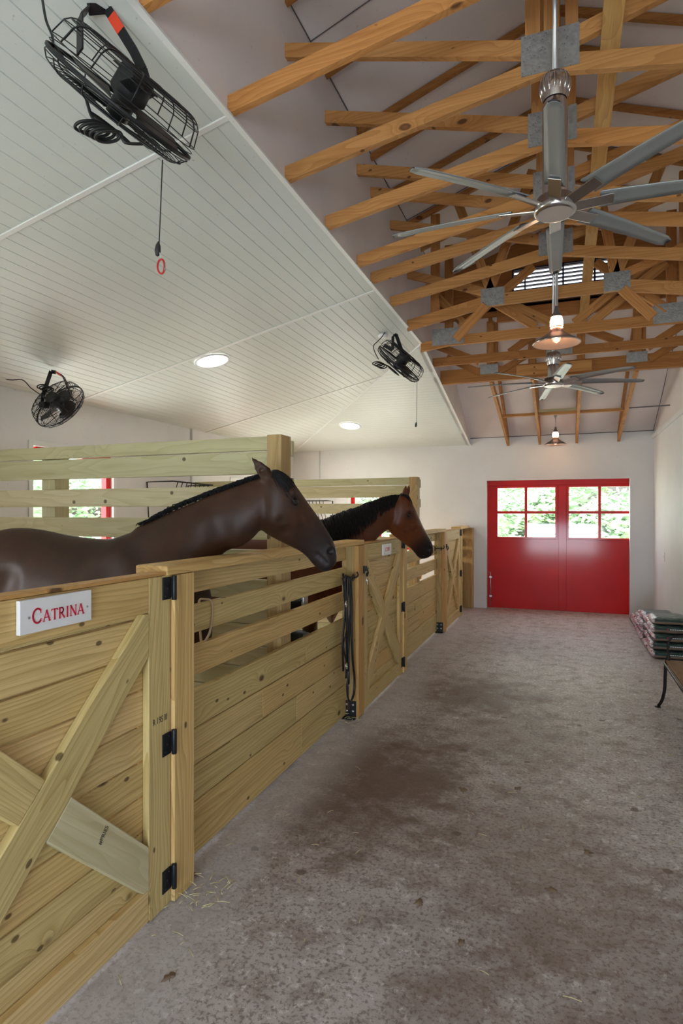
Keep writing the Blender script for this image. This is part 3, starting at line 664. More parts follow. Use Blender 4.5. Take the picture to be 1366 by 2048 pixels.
# gates
def clip(poly, ax, lim, keep_lt):
    out = []; n = len(poly)
    for i in range(n):
        a, b = poly[i], poly[(i + 1) % n]; ia = (a[ax] <= lim) == keep_lt; ib = (b[ax] <= lim) == keep_lt
        if ia: out.append(a)
        if ia != ib:
            t_ = (lim - a[ax]) / (b[ax] - a[ax]); out.append((a[0] + (b[0] - a[0]) * t_, a[1] + (b[1] - a[1]) * t_))
    return out
ROTX = Matrix(((0, 0, 1), (1, 0, 0), (0, 1, 0))).to_4x4()   # text x -> +Y, y -> +Z, normal +X
def gate(y0, y1, label, sw=.135, light=True):
    t = thing('stall_gate', label, 'gate', (-1.53, (y0 + y1) / 2, 0)); zb, zt = .016, 1.362
    mb = MB(); z = .08; 
    while z < 1.25:
        z2 = min(z + .139, 1.30); box(mb, -1.565, -1.540, y0 + .01, y1 - .01, z, z2 - .0065, 'y'); z = z2
    ob('board_panel', mb, M_fence, t, .003)
    xf0, xf1 = -1.539, -1.508
    bxo('stile', (xf0, xf1, y0, y0 + sw, zb, zt - .012), M_fence, t, 'z', .004); bxo('stile', (xf0, xf1, y1 - sw, y1, zb - .008, zt - .014), M_fence, t, 'z', .004)
    bxo('edge_strip', (-1.566, -1.541, y1 - sw - .022, y1 - sw + .02, .2, 1.2), M_warm, t, 'z', .002)
    a, b = y0 + sw + .001, y1 - sw - .001
    bxo('top_board', (xf0, xf1, a, b, 1.212, zt - .014), M_fence, t, 'y', .004); bxo('bottom_board', (xf0, xf1, a, b, zb, .135), M_fence, t, 'y', .004)
    bxo('top_cap', (-1.575, -1.502, y0, y1, zt - .012, zt), M_warm, t, 'y', .002)
    # X of two braces: one whole, one in two pieces
    zl, zh = .137, 1.210; ym = (a + b) / 2; zm = (zl + zh) / 2; sl = (zh - zl - .14) / (b - a); k_ = .07 * math.sqrt(1 + sl * sl)
    def band(sgn): 
        p = [(a - 1, zm + sgn * sl * (a - 1 - ym) - k_), (b + 1, zm + sgn * sl * (b + 1 - ym) - k_), (b + 1, zm + sgn * sl * (b + 1 - ym) + k_), (a - 1, zm + sgn * sl * (a - 1 - ym) + k_)]
        p = clip(clip(p, 0, b, True), 0, a, False); return clip(clip(p, 1, zh, True), 1, zl, False)
    def mk(p, sgn, mt=None): 
        mb = MB(); prism(mb, [(xf0, q[0], q[1]) for q in p], (xf1 - xf0 + .002, 0, 0), V((0, 1, sgn * sl))); ob('brace', mb, mt or M_fence, t, .004)
    mk(band(1), 1)
    full = band(-1)
    def halfplane(poly, side):  # keep the part above/below the whole brace
        f = lambda q: (q[1] - (zm + sl * (q[0] - ym))) * side - k_ - .001
        out = []
        for i in range(len(poly)):
            p, q = poly[i], poly[(i + 1) % len(poly)]; fp, fq = f(p), f(q)
            if fp >= 0: out.append(p)
            if (fp >= 0) != (fq >= 0):
                u = fp / (fp - fq); out.append((p[0] + (q[0] - p[0]) * u, p[1] + (q[1] - p[1]) * u))
        return out
    mk(halfplane(full, 1), -1); mk(halfplane(full, -1), -1, M_part if y0 < 1 else None)
    for z in (1.295, .665, .115):
        mb = MB(); box(mb, xf1, xf1 + .005, y1 - .055, y1 - .002, z - .045, z + .045)
        tube(mb, [(xf1 + .014, y1 + .006, z - .05), (xf1 + .014, y1 + .006, z + .05)], .0105, 12); box(mb, xf1, xf1 + .018, y1 - .002, y1 + .012, z - .04, z + .04)
        h = ob('hinge', mb, M_black, t, .0015)
        for dz in (-.03, 0, .03):
            lathe(mb := MB(), (xf1 + .005, y1 - .028 + dz * .4, z + dz), (1, 0, 0), [(.0045, 0), (.004, .002), (.0005, .0025)], 8, cap=True); ob('screw', mb, M_blackp, h)
    mb = MB(); bz = 1.15; tube(mb, [(xf1 + .018, y0 - .05, bz), (xf1 + .018, y0 + .07, bz)], .007, 10); box(mb, xf1, xf1 + .012, y0 + .005, y0 + .065, bz - .02, bz + .02)
    tube(mb, smooth_pts([(xf1 + .02, y0 + .03, bz), (xf1 + .03, y0 + .035, bz - .03), (xf1 + .02, y0 + .04, bz - .045)], 4), .006, 8); box(mb, -1.495, -1.483, y0 - .05, y0 - .03, bz - .03, bz + .03)
    tube(mb, [(xf1 + .014, y0 + .055 + .016 * math.cos(a_), bz - .05 + .016 * math.sin(a_)) for a_ in [i * math.pi / 6 for i in range(12)]], .005, 6, closed=True)
    l = ob('latch', mb, M_black, t, .001)
    mb = MB(); c = V((xf1 + .016, y0 + .04, bz - .095)); tube(mb, [c + V((0, .010 * math.cos(q), .032 * math.sin(q))) for q in [i * math.pi / 8 for i in range(16)]], .003, 6, closed=True); ob('snap_hook', mb, M_chrome, l)
    return t
g1 = gate(.785, 2.035, 'nearest pine gate with an X brace and three black hinges')
g2 = gate(4.535, 5.775, 'middle pine gate with an X brace, under the far horse', .12)
g3 = gate(8.085, 9.29, 'farthest pine gate with an X brace, close to the end wall', .12)
# lumber stamps inked on the near gate
text_ob('R 19S III', .036, (-1.5075, 1.968, .775), ROTX, .0004, M_ink, g1, 'lumber_stamp', .75)
text_ob('#PRIES', .026, (-1.5055, 1.655, .475), ROTX @ Matrix.Rotation(R(52), 4, 'Z'), .0004, M_ink, g1, 'lumber_stamp', .8)
# ------------------------------------------------------------ name boards
GL = {'C': [('arc', .5, .5, .5, .5, 42, 318, .13), ('l', .87, .80, .87, .66, .06), ('l', .85, .2, .9, .28, .05)],
      'A': [('l', .08, 0, .47, 1, .07), ('l', .47, 1, .88, 0, .14), ('l', .22, .34, .72, .34, .07), ('l', 0, .02, .2, .02, .05), ('l', .74, .02, 1, .02, .05)],
      'T': [('l', .5, 0, .5, 1, .14), ('l', 0, .96, 1, .96, .08), ('l', .02, .96, .0, .82, .05), ('l', .98, .96, 1, .82, .05), ('l', .36, .02, .64, .02, .05)],
      'R': [('l', .18, 0, .18, 1, .14), ('arc', .42, .73, .34, .24, -95, 95, .12), ('l', .1, .96, .45, .96, .08), ('l', .18, .49, .45, .49, .08), ('l', .45, .5, .95, 0, .14), ('l', .05, .02, .32, .02, .05)],
      'I': [('l', .5, 0, .5, 1, .16), ('l', .32, .02, .68, .02, .06), ('l', .32, .98, .68, .98, .06)],
      'N': [('l', .12, 0, .12, 1, .07), ('l', .12, 1, .86, 0, .15), ('l', .88, 0, .88, 1, .07), ('l', 0, .02, .26, .02, .05), ('l', .74, .98, 1, .98, .05), ('l', 0, .98, .14, .98, .05)]}
def glyph(mb, ch, y, z, w_, h, x, d=.0015):
    for s in GL[ch]:
        if s[0] == 'l': segs = [((s[1], s[2]), (s[3], s[4]))]; tw = s[5]
        else:
            _, cx, cy, rx, ry, a0, a1, tw = s; pts = [(cx + rx * math.cos(R(a0 + (a1 - a0) * i / 20)), cy + ry * math.sin(R(a0 + (a1 - a0) * i / 20))) for i in range(21)]; segs = list(zip(pts, pts[1:]))
        for p, q in segs:
            a = V((x, y + p[0] * w_, z + p[1] * h)); b = V((x, y + q[0] * w_, z + q[1] * h)); u = (b - a)
            if u.length < 1e-6: continue
            u.normalize(); v = V((1, 0, 0)).cross(u) * tw * h / 2; a = a - u * .0006; b = b + u * .0006
            prism(mb, [a - v, b - v, b + v, a + v], (d, 0, 0), u)
t = thing('name_board', 'white name board with red CATRINA lettering, screwed to the nearest gate', 'sign', (-1.508, 1.44, 1.29))
xs_ = -1.506; bxo('board', (xs_, xs_ + .016, 1.300, 1.582, 1.240, 1.342), M_white, t, bevel=.002)
mb = MB(); y = 1.345
for i, ch in enumerate('CATRINA'):
    h = .043 if i == 0 else .034; w_ = {'C': .033, 'A': .029, 'T': .024, 'R': .025, 'I': .014, 'N': .028}[ch]
    glyph(mb, ch, y, 1.268 + .0, w_, h, xs_ + .0162); y += w_ + .0035
ob('lettering', mb, M_redtxt, t)
for y in (1.331, 1.562): lathe(mb := MB(), (xs_ + .016, y, 1.288), (1, 0, 0), [(.004, 0), (.0035, .0015), (.0003, .002)], 10, cap=True); ob('screw', mb, M_steel, t)
t = thing('name_board', 'small white name board on the middle gate', 'sign', (-1.508, 5.2, 1.28))
bxo('board', (-1.506, -1.490, 5.045, 5.30, 1.222, 1.322), M_white, t, bevel=.002)
text_ob('CORY', .05, (-1.4895, 5.17, 1.272), ROTX, .0008, M_redtxt, t)
# ------------------------------------------------------------ wall fans
def wall_fan(c, n, r, label, arm_pts, cord_pts, chain=None, sticker=None, coil=None, tw=.0018):
    c = V(c); n = V(n).normalized(); t = thing('barrel_fan', label, 'fan', c)
    u, v = frame(n); u = n.cross(UP).normalized(); v = n.cross(u)
    def P(rad, a, h): return c + n * h + u * (rad * math.cos(a)) + v * (rad * math.sin(a))
    prof = [(1.0, .30), (1.0, .12), (.97, .20), (.90, .28), (.80, .34), (.68, .38), (.56, .41), (.44, .43), (.32, .44)]
    def cage(s):
        mb = MB()
        rr = [.32 + (1 - .32) * i / 12 for i in range(13)]
        def hh(q): return .10 + .24 * max(0, 1 - ((q - .32) / .68) ** 7) ** .6
        for q, ex in [(q, 0) for q in rr] + [(1.0, -.05), (1.0, .0 - .09)]: tube(mb, [P(r * q, 2 * math.pi * k / 40, s * r * (hh(q) + ex) * (1.35 if s < 0 else .55)) for k in range(40)], tw, 4, closed=True)
        for k in range(12):
            a = 2 * math.pi * k / 12; tube(mb, [P(r * q, a, s * (r * hh(q) * (1.35 if s < 0 else .55) + tw)) for q in rr], tw * 1.5, 4)
        lathe(mb, c, n * s, [(r * .32, r * .34), (r * .30, r * .36), (.001, r * .36)], 24)
        return mb
    ob('rear_grille', cage(-1), M_black, t); ob('front_grille', cage(1), M_black, t)
    mb = MB(); lathe(mb, c, n, [(r * 1.0, -.006), (r * 1.02, -.005), (r * 1.02, .005), (r * 1.0, .006)], 40); ob('rim', mb, M_black, t)
    mb = MB(); lathe(mb, c, n, [(.001, -.125), (.05, -.125), (.062, -.105), (.065, -.03), (.04, -.01), (.04, .05), (.001, .06)], 24); ob('motor', mb, M_blackp, t)
    mb = MB(); k0 = P(.09, 2.3, -.09); box(mb, k0.x - .03, k0.x + .03, k0.y - .03, k0.y + .03, k0.z - .025, k0.z + .025); ob('switch_box', mb, M_blackp, t, .004)
    for k in range(3):
        mb = MB(); vs = []
        for i in range(7):
            q = .06 + (r * .88 - .06) * i / 6; w_ = .04 + .055 * math.sin(math.pi * min(1, i / 6 + .15) * .8)
            for j in (-1, 0, 1):
                a = 2 * math.pi * k / 3 + j * w_ / q * .8 + .3; vs.append(P(q, a, .02 * j * (1 - .4 * i / 6) + .006 * (1 - abs(j))))
        b0 = len(vs); vs += [p + n * .003 for p in vs[:b0]]
        fs = []
        for i in range(6):
            for j in range(2):
                q = i * 3 + j; fs.append([q, q + 1, q + 4, q + 3]); fs.append([b0 + q + 3, b0 + q + 4, b0 + q + 1, b0 + q])
        mb.add(vs, fs, smooth=True); ob('blade', mb, M_bladedk, t)
    mb = MB(); pts = [V(p) for p in arm_pts]
    for a, b in zip(pts, pts[1:]): beam(mb, a, b, n, .036, .007)
    br = ob('bracket', mb, M_black, t, .001)
    if sticker:
        mb = MB(); a, b = pts[sticker[0]], pts[sticker[0] + 1]; beam(mb, a.lerp(b, sticker[1]), a.lerp(b, sticker[2]), n, .037, .009); ob('label', mb, M_orange, br, label='red and orange warning label')
    if cord_pts: mb = MB(); tube(mb, smooth_pts(cord_pts, 6), .0045, 6); ob('power_cord', mb, M_blackp, t)
    if coil:
        mb = MB(); tube(mb, smooth_pts(coil, 5), .0055, 6); ob('coiled_cord', mb, M_blackp, t)
    if chain:
        a, b = V(chain[0]), V(chain[1]); mb = MB(); tube(mb, [a, b], .0022, 5); pc = ob('pull_cord', mb, M_blackp, t)
        lathe(mb := MB(), b + V((-.004, 0, .005)), (-.1, 0, -1), [(.002, -.015), (.009, 0), (.011, .018), (.007, .034), (.001, .038)], 10); ob('pull_weight', mb, M_blackp, pc)
    return t
M_bladedk = plain('dark_fan_blade', (.035, .028, .022), .45)
NF = (-.618 - .35 * .36, -.231 + .937 * .36, -.75)
C1 = U(246, 208, 2.13)
def coilpts(px, py, z, s, m=5):
    out = []
    for k in range(m * 8):
        a = k * math.pi / 4; g = k / (m * 8)
        out.append(U(px + s * (g * 60 + 32 * math.cos(a)), py + s * (g * 22 + 15 * math.sin(a) + g * 8), z + .03 * math.sin(a + 1)))
    return out
wall_fan(C1, NF, .268, 'large black caged barrel fan hanging from the ceiling in the top left corner',
    [U(160, 104, 2.07), U(160, 34, 2.13), U(176, 19, 2.19), U(214, 16, 2.22), U(266, 100, 2.20), U(286, 140, 2.19), U(302, 196, 2.2)],
    [U(84, -6, 2.05), U(92, 40, 2.07), U(104, 70, 2.06), U(108, 92, 2.05), U(124, 112, 2.05), U(132, 130, 2.05)],
    (U(325, 320, 2.12), U(318, 494, 2.12)), (3, .18, .55),
    [U(172, 196, 2.05), U(182, 230, 2.05), U(195, 250, 2.04)] + coilpts(172, 250, 2.04, .85) + [U(250, 285, 2.05), U(285, 288, 2.08)])
# red snap link at the end of the near pull cord
mb = MB(); pts = []
for k in range(20):
    a = 2 * math.pi * k / 20; x = 8.0 * math.cos(a) * (1.0 if math.cos(a) < 0 else .75); pts.append(U(323 + x, 533 - 14.5 * math.sin(a), 2.12))
tube(mb, pts, .0035, 6, closed=True); mb2 = MB(); tube(mb2, [U(318, 494, 2.12), U(321, 519, 2.12)], .0012, 4)
t = thing('carabiner', 'small red carabiner clip hanging below the near fan cord', 'carabiner', U(323, 533, 2.12)); ob('body', mb, M_redm, t); ob('loop', mb2, M_white, t)
mb = MB(); tube(mb, [U(329, 525, 2.12), U(330, 541, 2.12)], .003, 6); ob('spring_gate', mb, M_steel, t)
C2 = U(798, 727, 6.05)
wall_fan(C2, NF, .262, 'small-looking black barrel fan beside the ceiling edge, left of the pendant lamp',
    [U(768, 690, 5.98), U(785, 700, 6.0), U(786, 672, 6.1), U(792, 669, 6.12), U(803, 700, 6.1), U(808, 716, 6.1)],
    [U(767, 646, 6.1), U(772, 658, 6.1), U(765, 672, 6.08), U(755, 683, 6.05), U(747, 692, 6.05), U(750, 705, 6.03), U(757, 718, 6.0)],
    (U(834, 760, 6.0), U(833, 848, 6.0)), None, coilpts(752, 726, 6.0, .28, 4), .0022)
t = thing('junction_box', 'small round white junction box on the beadboard ceiling above the middle fan', 'junction box', U(766, 636, 6.15))
lathe(mb := MB(), V((U(766, 636, 6.15).x, U(766, 636, 6.15).y, zc_main(U(766, 636, 6.15).x) - .001)), (-.2, 0, -1), [(.052, 0), (.052, .02), (.045, .03), (.001, .032)], 20); ob('housing', mb, M_white, t)
C3 = U(120, 812, 5.22)
wall_fan(C3, (.05, .84, -.55), .235, 'black caged barrel fan near the left wall above the partition',
    [U(84, 815, 5.15), U(86, 790, 5.18), U(102, 743, 5.25), U(112, 745, 5.27), U(127, 753, 5.2), U(146, 800, 5.12)],
    [U(0, 757, 5.3), U(22, 760, 5.3), U(45, 760, 5.3), U(62, 776, 5.28), U(76, 786, 5.25), U(84, 790, 5.2)], None, (3, .1, .8),
    coilpts(82, 772, 5.2, .32, 4), .0020)
lathe(mb := MB(), U(133, 821, 5.0), (0, -1, .3), [(.025, 0), (.022, .004), (.001, .005)], 16); 
# ------------------------------------------------------------ ceiling fans with eight blades
def ceiling_fan(c, zdome, ztop, rad, a0, label):
    c = V(c); t = thing('ceiling_fan', label, 'ceiling fan', c)
    lathe(mb := MB(), c, (0, 0, 1), [(.001, -.022), (.085, -.022), (.095, -.014), (.095, .008), (.082, .014), (.080, .05), (.001, .052)], 40); ob('hub', mb, M_nickel, t)
    lathe(mb := MB(), c, (0, 0, 1), [(.001, -.0225), (.078, -.0228)], 32); ob('hub_cover', mb, plain('satin_cap', (.42, .40, .39), .3, .6), t)
    lathe(mb := MB(), c, (0, 0, 1), [(.055, .05), (.055, zdome - c.z - .10), (.050, zdome - c.z - .08)], 28); ob('motor_tube', mb, M_nickel, t)
    hz = zdome - c.z; prof = [(.052, -.075), (.060, -.05), (.066, -.02), (.066, .01), (.055, .035), (.03, .048), (.012, .052)]
    mb = MB(); lathe(mb, c + V((0, 0, hz)), (0, 0, 1), prof, 32); ob('dome', mb, M_nickel, t)
    mb = MB()
    for k in range(16):
        a = 2 * math.pi * k / 16; tube(mb, [c + V((0, 0, hz)) + V((math.cos(a) * (q + .0015), math.sin(a) * (q + .0005), h)) for q, h in prof[1:6]], .0022, 5)
    ob('dome_rib', mb, M_chrome, t, kind=None)
    mb = MB(); tube(mb, [c + V((0, 0, hz + .06)), (c.x, c.y, ztop)], .011, 12); ob('down_rod', mb, M_steel, t)
    for k in range(8):
        a = R(a0 + 45 * k) + TH; d = V((math.cos(a), math.sin(a), 0)); s = V((-d.y, d.x, 0))
        mb = MB(); vs = []; n_ = 14
        for i in range(n_ + 1):
            q = .19 + (rad - .19) * i / n_; w_ = .046 - .012 * i / n_
            if i == n_: w_ *= .6
            tilt = -R(18 - 7 * i / n_); dr = -.006 * (i / n_) ** 2 * 3
            for j in (-1, -.4, .4, 1):
                cm = .006 * (1 - j * j); vs.append(c + d * q + s * (w_ * j * math.cos(tilt)) + UP * (.012 + w_ * j * math.sin(tilt) + cm + dr))
        b0 = len(vs); vs += [p + UP * .005 for p in vs]
        fs = []
        for i in range(n_):
            for j in range(3): q = i * 4 + j; fs += [[q, q + 4, q + 5, q + 1], [b0 + q + 1, b0 + q + 5, b0 + q + 4, b0 + q]]
            fs += [[i * 4, b0 + i * 4, b0 + i * 4 + 4, i * 4 + 4], [i * 4 + 3, i * 4 + 7, b0 + i * 4 + 7, b0 + i * 4 + 3]]
        fs += [[0, 1, 2, 3][::-1] + [], [n_ * 4 + j for j in range(4)]]
        mb.add(vs, fs, smooth=True); bl = ob('blade', mb, M_blade, t)
        mb = MB(); beam(mb, c + d * .08 + UP * .0, c + d * .25 + UP * .010, s * math.cos(R(-17)) + UP * math.sin(R(-17)), .056, .007); ob('blade_bracket', mb, M_nickel, bl, .002)
    return t
ceiling_fan((-.039, 2.915, H + 1.40), H + 1.975, ZR - .02 + .0, .77, -110, 'large nickel ceiling fan with eight grey blades, nearest overhead')
c2 = U(1107, 768, 5.53)
ceiling_fan((c2.x, c2.y, H + 1.20), H + 1.45, ZR - .02, .78, -101, 'farther nickel ceiling fan with eight blades, beyond the first pendant lamp')
# ------------------------------------------------------------ pendant lamps
def pendant(c, ztop, label, energy, rod=.010):
    c = V(c); t = thing('pendant_lamp', label, 'pendant lamp', c)
    mb = MB(); pr = [(.028, .11), (.040, .098), (.052, .078), (.085, .055), (.135, .022), (.165, .0), (.168, -.004)]
    lathe(mb, c, (0, 0, 1), pr + [(q - .003, h - .004) for q, h in pr[::-1]], 48); ob('shade', mb, M_pewter, t, label='flared pewter shade')
    lathe(mb := MB(), c, (0, 0, 1), [(.166, -.008), (.171, -.004), (.166, 0)], 48); ob('shade_rim', mb, M_nickel, t)
    lathe(mb := MB(), c, (0, 0, 1), [(.043, .112), (.047, .13), (.045, .165), (.038, .19)], 24); ob('glass_jar', mb, M_jar, t, label='glowing glass jar above the shade')
    lathe(mb := MB(), c, (0, 0, 1), [(.05, .108), (.05, .114), (.043, .116)], 24); ob('collar', mb, M_pewter, t)
    lathe(mb := MB(), c, (0, 0, 1), [(.041, .19), (.036, .205), (.020, .225), (.012, .27)], 24); ob('socket_cap', mb, M_pewter, t)
    lathe(mb := MB(), c, (0, 0, 1), [(.001, .012), (.022, .018), (.030, .04), (.026, .065), (.014, .09), (.012, .11)], 20); ob('bulb', mb, M_bulb, t, label='glowing orange bulb')
    mb = MB()
    for k in range(6):
        a = k * math.pi / 3; tube(mb, [c + V((math.cos(a) * q, math.sin(a) * q, h)) for q, h in ((.042, .10), (.044, .06), (.036, .02), (.002, .002))], .002, 5)
    ob('bulb_guard', mb, M_pewter, t)
    mb = MB(); tube(mb, [c + V((0, 0, .26)), (c.x, c.y, ztop)], rod, 10); ob('stem', mb, M_steel, t)
    d = bpy.data.lights.new('pendant_light', 'POINT'); d.energy = energy; d.color = (1, .55, .25); d.shadow_soft_size = .03
    l = bpy.data.objects.new('pendant_light', d); COL.objects.link(l); l.parent = t; l.location = (0, 0, -.03)
    return t
p = U(1113, 686, 4.36); pendant(p, ZR - .02, 'near pendant lamp with a flared pewter shade, between the two ceiling fans', 2.5, .011)
p2 = U(1111, 889, 9.1); t = pendant(p2, zhip(p2.y) - .01, 'far pendant lamp with a flared shade over the red door', 2.5, .005)
t2 = thing('ceiling_mount', 'round metal pendant mount with a thin conduit running off to the right wall', 'lamp mount', (p2.x, p2.y, p2.z + .5))
lathe(mb := MB(), (p2.x, p2.y, p2.z + .47), (0, 0, 1), [(.006, -.06), (.02, -.05), (.024, -.02), (.055, -.012), (.06, .0), (.05, .014), (.006, .02)], 20); ob('mount_cap', mb, M_steel, t2)
mb = MB(); tube(mb, [(p2.x + .05, p2.y - .02, p2.z + .48), (XR - .002, 8.73, H + 1.40)], .009, 8); ob('conduit_arm', mb, M_pewter, t2)
# ------------------------------------------------------------ recessed lights
def recessed(p, nrm, label):
    t = thing('recessed_light', label, 'ceiling light', p); n_ = V(nrm).normalized()
    lathe(mb := MB(), p, n_, [(.175, .0), (.173, .010), (.155, .012), (.150, .006)], 48); ob('trim_ring', mb, M_white, t)
    lathe(mb := MB(), p, n_, [(.150, .007), (.001, .007)], 48); ob('lens', mb, M_led, t)
    d = bpy.data.lights.new('recessed_lamp', 'AREA'); d.shape = 'DISK'; d.size = .28; d.energy = 9; d.color = (1, .96, .88)
    l = bpy.data.objects.new('recessed_lamp', d); COL.objects.link(l); l.parent = t; l.location = n_ * .03; l.rotation_euler = n_.to_track_quat('-Z', 'Y').to_euler()
sl = (ZE - ZW) / (XE - XL); sh = (ZE - ZW) / (YE - YH)
recessed((-3.25, 5.05, zc_main(-3.25) - .002), (sl, 0, -1), 'round recessed light in the ceiling above the middle stall')
recessed((-3.22, 9.0, zc_hip(9.0) - .002), (0, -sh, -1), 'round recessed light in the ceiling above the far stall')
# ------------------------------------------------------------ hay racks
def hay_rack(p0, p1, drop, out, label):
    p0 = V(p0); p1 = V(p1); out = V(out); t = thing('hay_rack', label, 'hay rack', (p0 + p1) / 2)
    mb = MB(); tube(mb, [p0, p0 + out, p1 + out, p1, p1 + V((0, 0, -drop)) + out * .08, p0 + V((0, 0, -drop)) + out * .08], .009, 8, closed=True); ob('rack_frame', mb, M_black, t)
    for k in range(1, 9):
        a = p0.lerp(p1, k / 9); mb = MB(); tube(mb, [a + out, a + out * .8 + V((0, 0, -drop * .4)), a + out * .1 + V((0, 0, -drop))], .0055, 6); ob('bar', mb, M_black, t)
hay_rack((XL + .01, 6.0, 1.98), (XL + .01, 6.85, 1.97), .55, (.42, -.05, 0), 'black iron hay rack on the left wall, seen over the near horse neck')
hay_rack((-4.62, YE - .01, 1.82), (-4.0, YE - .01, 1.82), .5, (0, -.30, 0), 'black iron hay rack on the end wall behind the second partition')
# ------------------------------------------------------------ things hanging on the fence
def hook(y, z, label, x=-1.598):
    t = thing('tack_hook', label, 'hook', (x, y, z)); mb = MB()
    tube(mb, smooth_pts([(x, y, z), (x + .05, y, z + .002), (x + .10, y + .0, z + .0), (x + .125, y, z + .02), (x + .115, y, z + .045)], 4), .006, 8); ob('arm', mb, M_black, t)
    mb = MB(); box(mb, x, x + .006, y - .015, y + .015, z - .03, z + .03); ob('back_plate', mb, M_black, t, .001)
    tube(mb := MB(), [V((x + .085, y + .022 * math.cos(a), z - .0 + .022 * math.sin(a))) for a in [i * math.pi / 8 for i in range(16)]], .005, 6, closed=True); ob('ring', mb, M_black, t)
hook(4.30, 1.105, 'black iron hook holding the leather straps'); hook(7.80, 1.13, 'empty black hook beside the far gate post')
t = thing('leather_bridle', 'black leather straps and lead rope hanging from a hook on the fence', 'bridle', (-1.56, 4.24, 1.10))
def strap(pts, r=.010, name='strap', mat=M_leather, fl=.45, par=None):
    mb = MB(); tube(mb, smooth_pts(pts, 6), r, 8, flat=fl); return ob(name, mb, mat, par or t)
xb_ = -1.545
def zpx(py, z=4.50): return H - (py - 1026) * z / F
for i, (dy, z0, z1, bow, r) in enumerate(((-.06, 1.12, .42, .02, .011), (-.035, 1.14, .36, -.012, .010), (-.01, 1.12, .47, .015, .011), (.012, 1.13, .55, -.01, .009), (.028, 1.10, .30, .014, .012))):
    x = xb_ + .012 * (i % 3); y = 4.22 + dy
    r *= 1.35
    strap([(x, y, z0), (x + .012, y + bow, (z0 * 2 + z1) / 3), (x + .006, y - bow, (z0 + 2 * z1) / 3), (x, y + .01, z1)], r)
x = xb_ + .03
strap([(x, 4.185, 1.13), (x, 4.17, .9), (x, 4.19, .66), (x, 4.20, .42), (x, 4.17, .30), (x, 4.20, .20), (x, 4.26, .17), (x, 4.325, .22), (x, 4.335, .33), (x, 4.29, .50), (x, 4.27, .72), (x, 4.27, .95), (x, 4.25, 1.12)], .0095, 'lead_rope', M_leather, .9)
strap([(x, 4.13, 1.10), (x, 4.10, 1.02), (x, 4.12, .95), (x, 4.16, .90)], .009); strap([(x, 4.16, .72), (x, 4.115, .66), (x, 4.11, .58), (x, 4.15, .50), (x + .01, 4.17, .42)], .007)
strap([(x, 4.18, .30), (x, 4.185, .20), (x, 4.18, .13)], .006, 'rein_end', plain('brown_leather', (.10, .03, .015), .5)); strap([(x, 4.20, .30), (x, 4.20, .19), (x, 4.21, .12)], .006, 'rein_end', bpy.data.materials['brown_leather'])
for y, z in ((4.115, .93), (4.125, .47)):
    tube(mb := MB(), [V((x + .012, y + .014 * math.cos(a), z + .022 * math.sin(a))) for a in [i * math.pi / 7 for i in range(14)]], .0035, 6, closed=True); tube(mb, [(x + .012, y - .014, z), (x + .012, y + .014, z)], .003, 6); ob('buckle', mb, M_chrome, t, label='chrome buckle')
# baling twine on a slat
mb = MB(); z_ = 1.173
tube(mb, smooth_pts([(-1.64, 2.46, .93), (-1.65, 2.45, 1.10), (-1.642, 2.44, z_ + .004), (-1.62, 2.45, z_ + .012), (-1.594, 2.47, z_ + .0), (-1.592, 2.475, 1.10), (-1.593, 2.46, 1.04), (-1.605, 2.45, 1.0), (-1.65, 2.40, .90), (-1.66, 2.36, .84)], 6), .006, 6)
tag(ob('baling_twine', mb, M_brass), 'loop of tan baling twine tied over the second slat of the near panel', 'twine')
# rubber feed tubs hung inside the second stall
def tub(y, z, label, w_=.38, yel=False):
    t = thing('feed_tub', label, 'feed tub', (-1.80, y, z)); mb = MB()
    pr = [(.001, -.16), (.145, -.16), (.17, -.02), (.19, 0), (.195, .012), (.18, .012), (.16, -.02), (.135, -.145), (.001, -.148)]
    lathe(mb, (-1.85, y, z), (0, 0, 1), pr, 28); ob('bowl', mb, M_yel if yel else M_blackp, t)
    mb = MB(); box(mb, -1.668, -1.652, y - .04, y + .04, z - .10, z + .03); ob('hanger', mb, M_steel, t, .002)
tub(3.72, 1.0, 'black rubber feed tub behind the near panel, upper one'); tub(3.75, .74, 'black rubber feed tub behind the near panel, lower one'); 
tub(7.45, .92, 'yellow feed tub behind the far panel', yel=True)
# ------------------------------------------------------------ feed bags
def bagmat():
    m = N('printed_feed_bag'); at = m.n('Attribute', attribute_name='gr'); sp = m.n('SeparateXYZ'); m.l(at.outputs['Vector'], sp.inputs[0])
    # gr.x = 0..1 along the bag, gr.z = -1..1 height
    endm = m.sstep(sp.outputs[0], .10, .06)
    n1 = m.noise(m.vec(at.outputs['Vector'], 6, 30, 6), 1, 3)
    top = m.mix(m.sstep(n1, .45, .7), (.03, .075, .065), (.22, .27, .25))
    side = m.mix(m.sstep(sp.outputs[2], -.10, .02), (.24, .17, .12), (.012, .045, .04))
    c = m.mix(m.sstep(sp.outputs[2], .35, .6), side, top)
    pk = m.noise(at.outputs['Vector'], 9, 2); e = m.mix(m.sstep(pk, .5, .56), (.66, .62, .66), (.30, .02, .05)); e = m.mix(m.sstep(pk, .40, .37), e, (.03, .03, .09))
    c = m.mix(endm, c, e); m.l(c, m.b.inputs['Base Color']); m.b.inputs['Roughness'].default_value = .32; m.bump(m.noise(at.outputs['Vector'], 14, 4), .5, .01); return m.m
M_bag = bagmat()
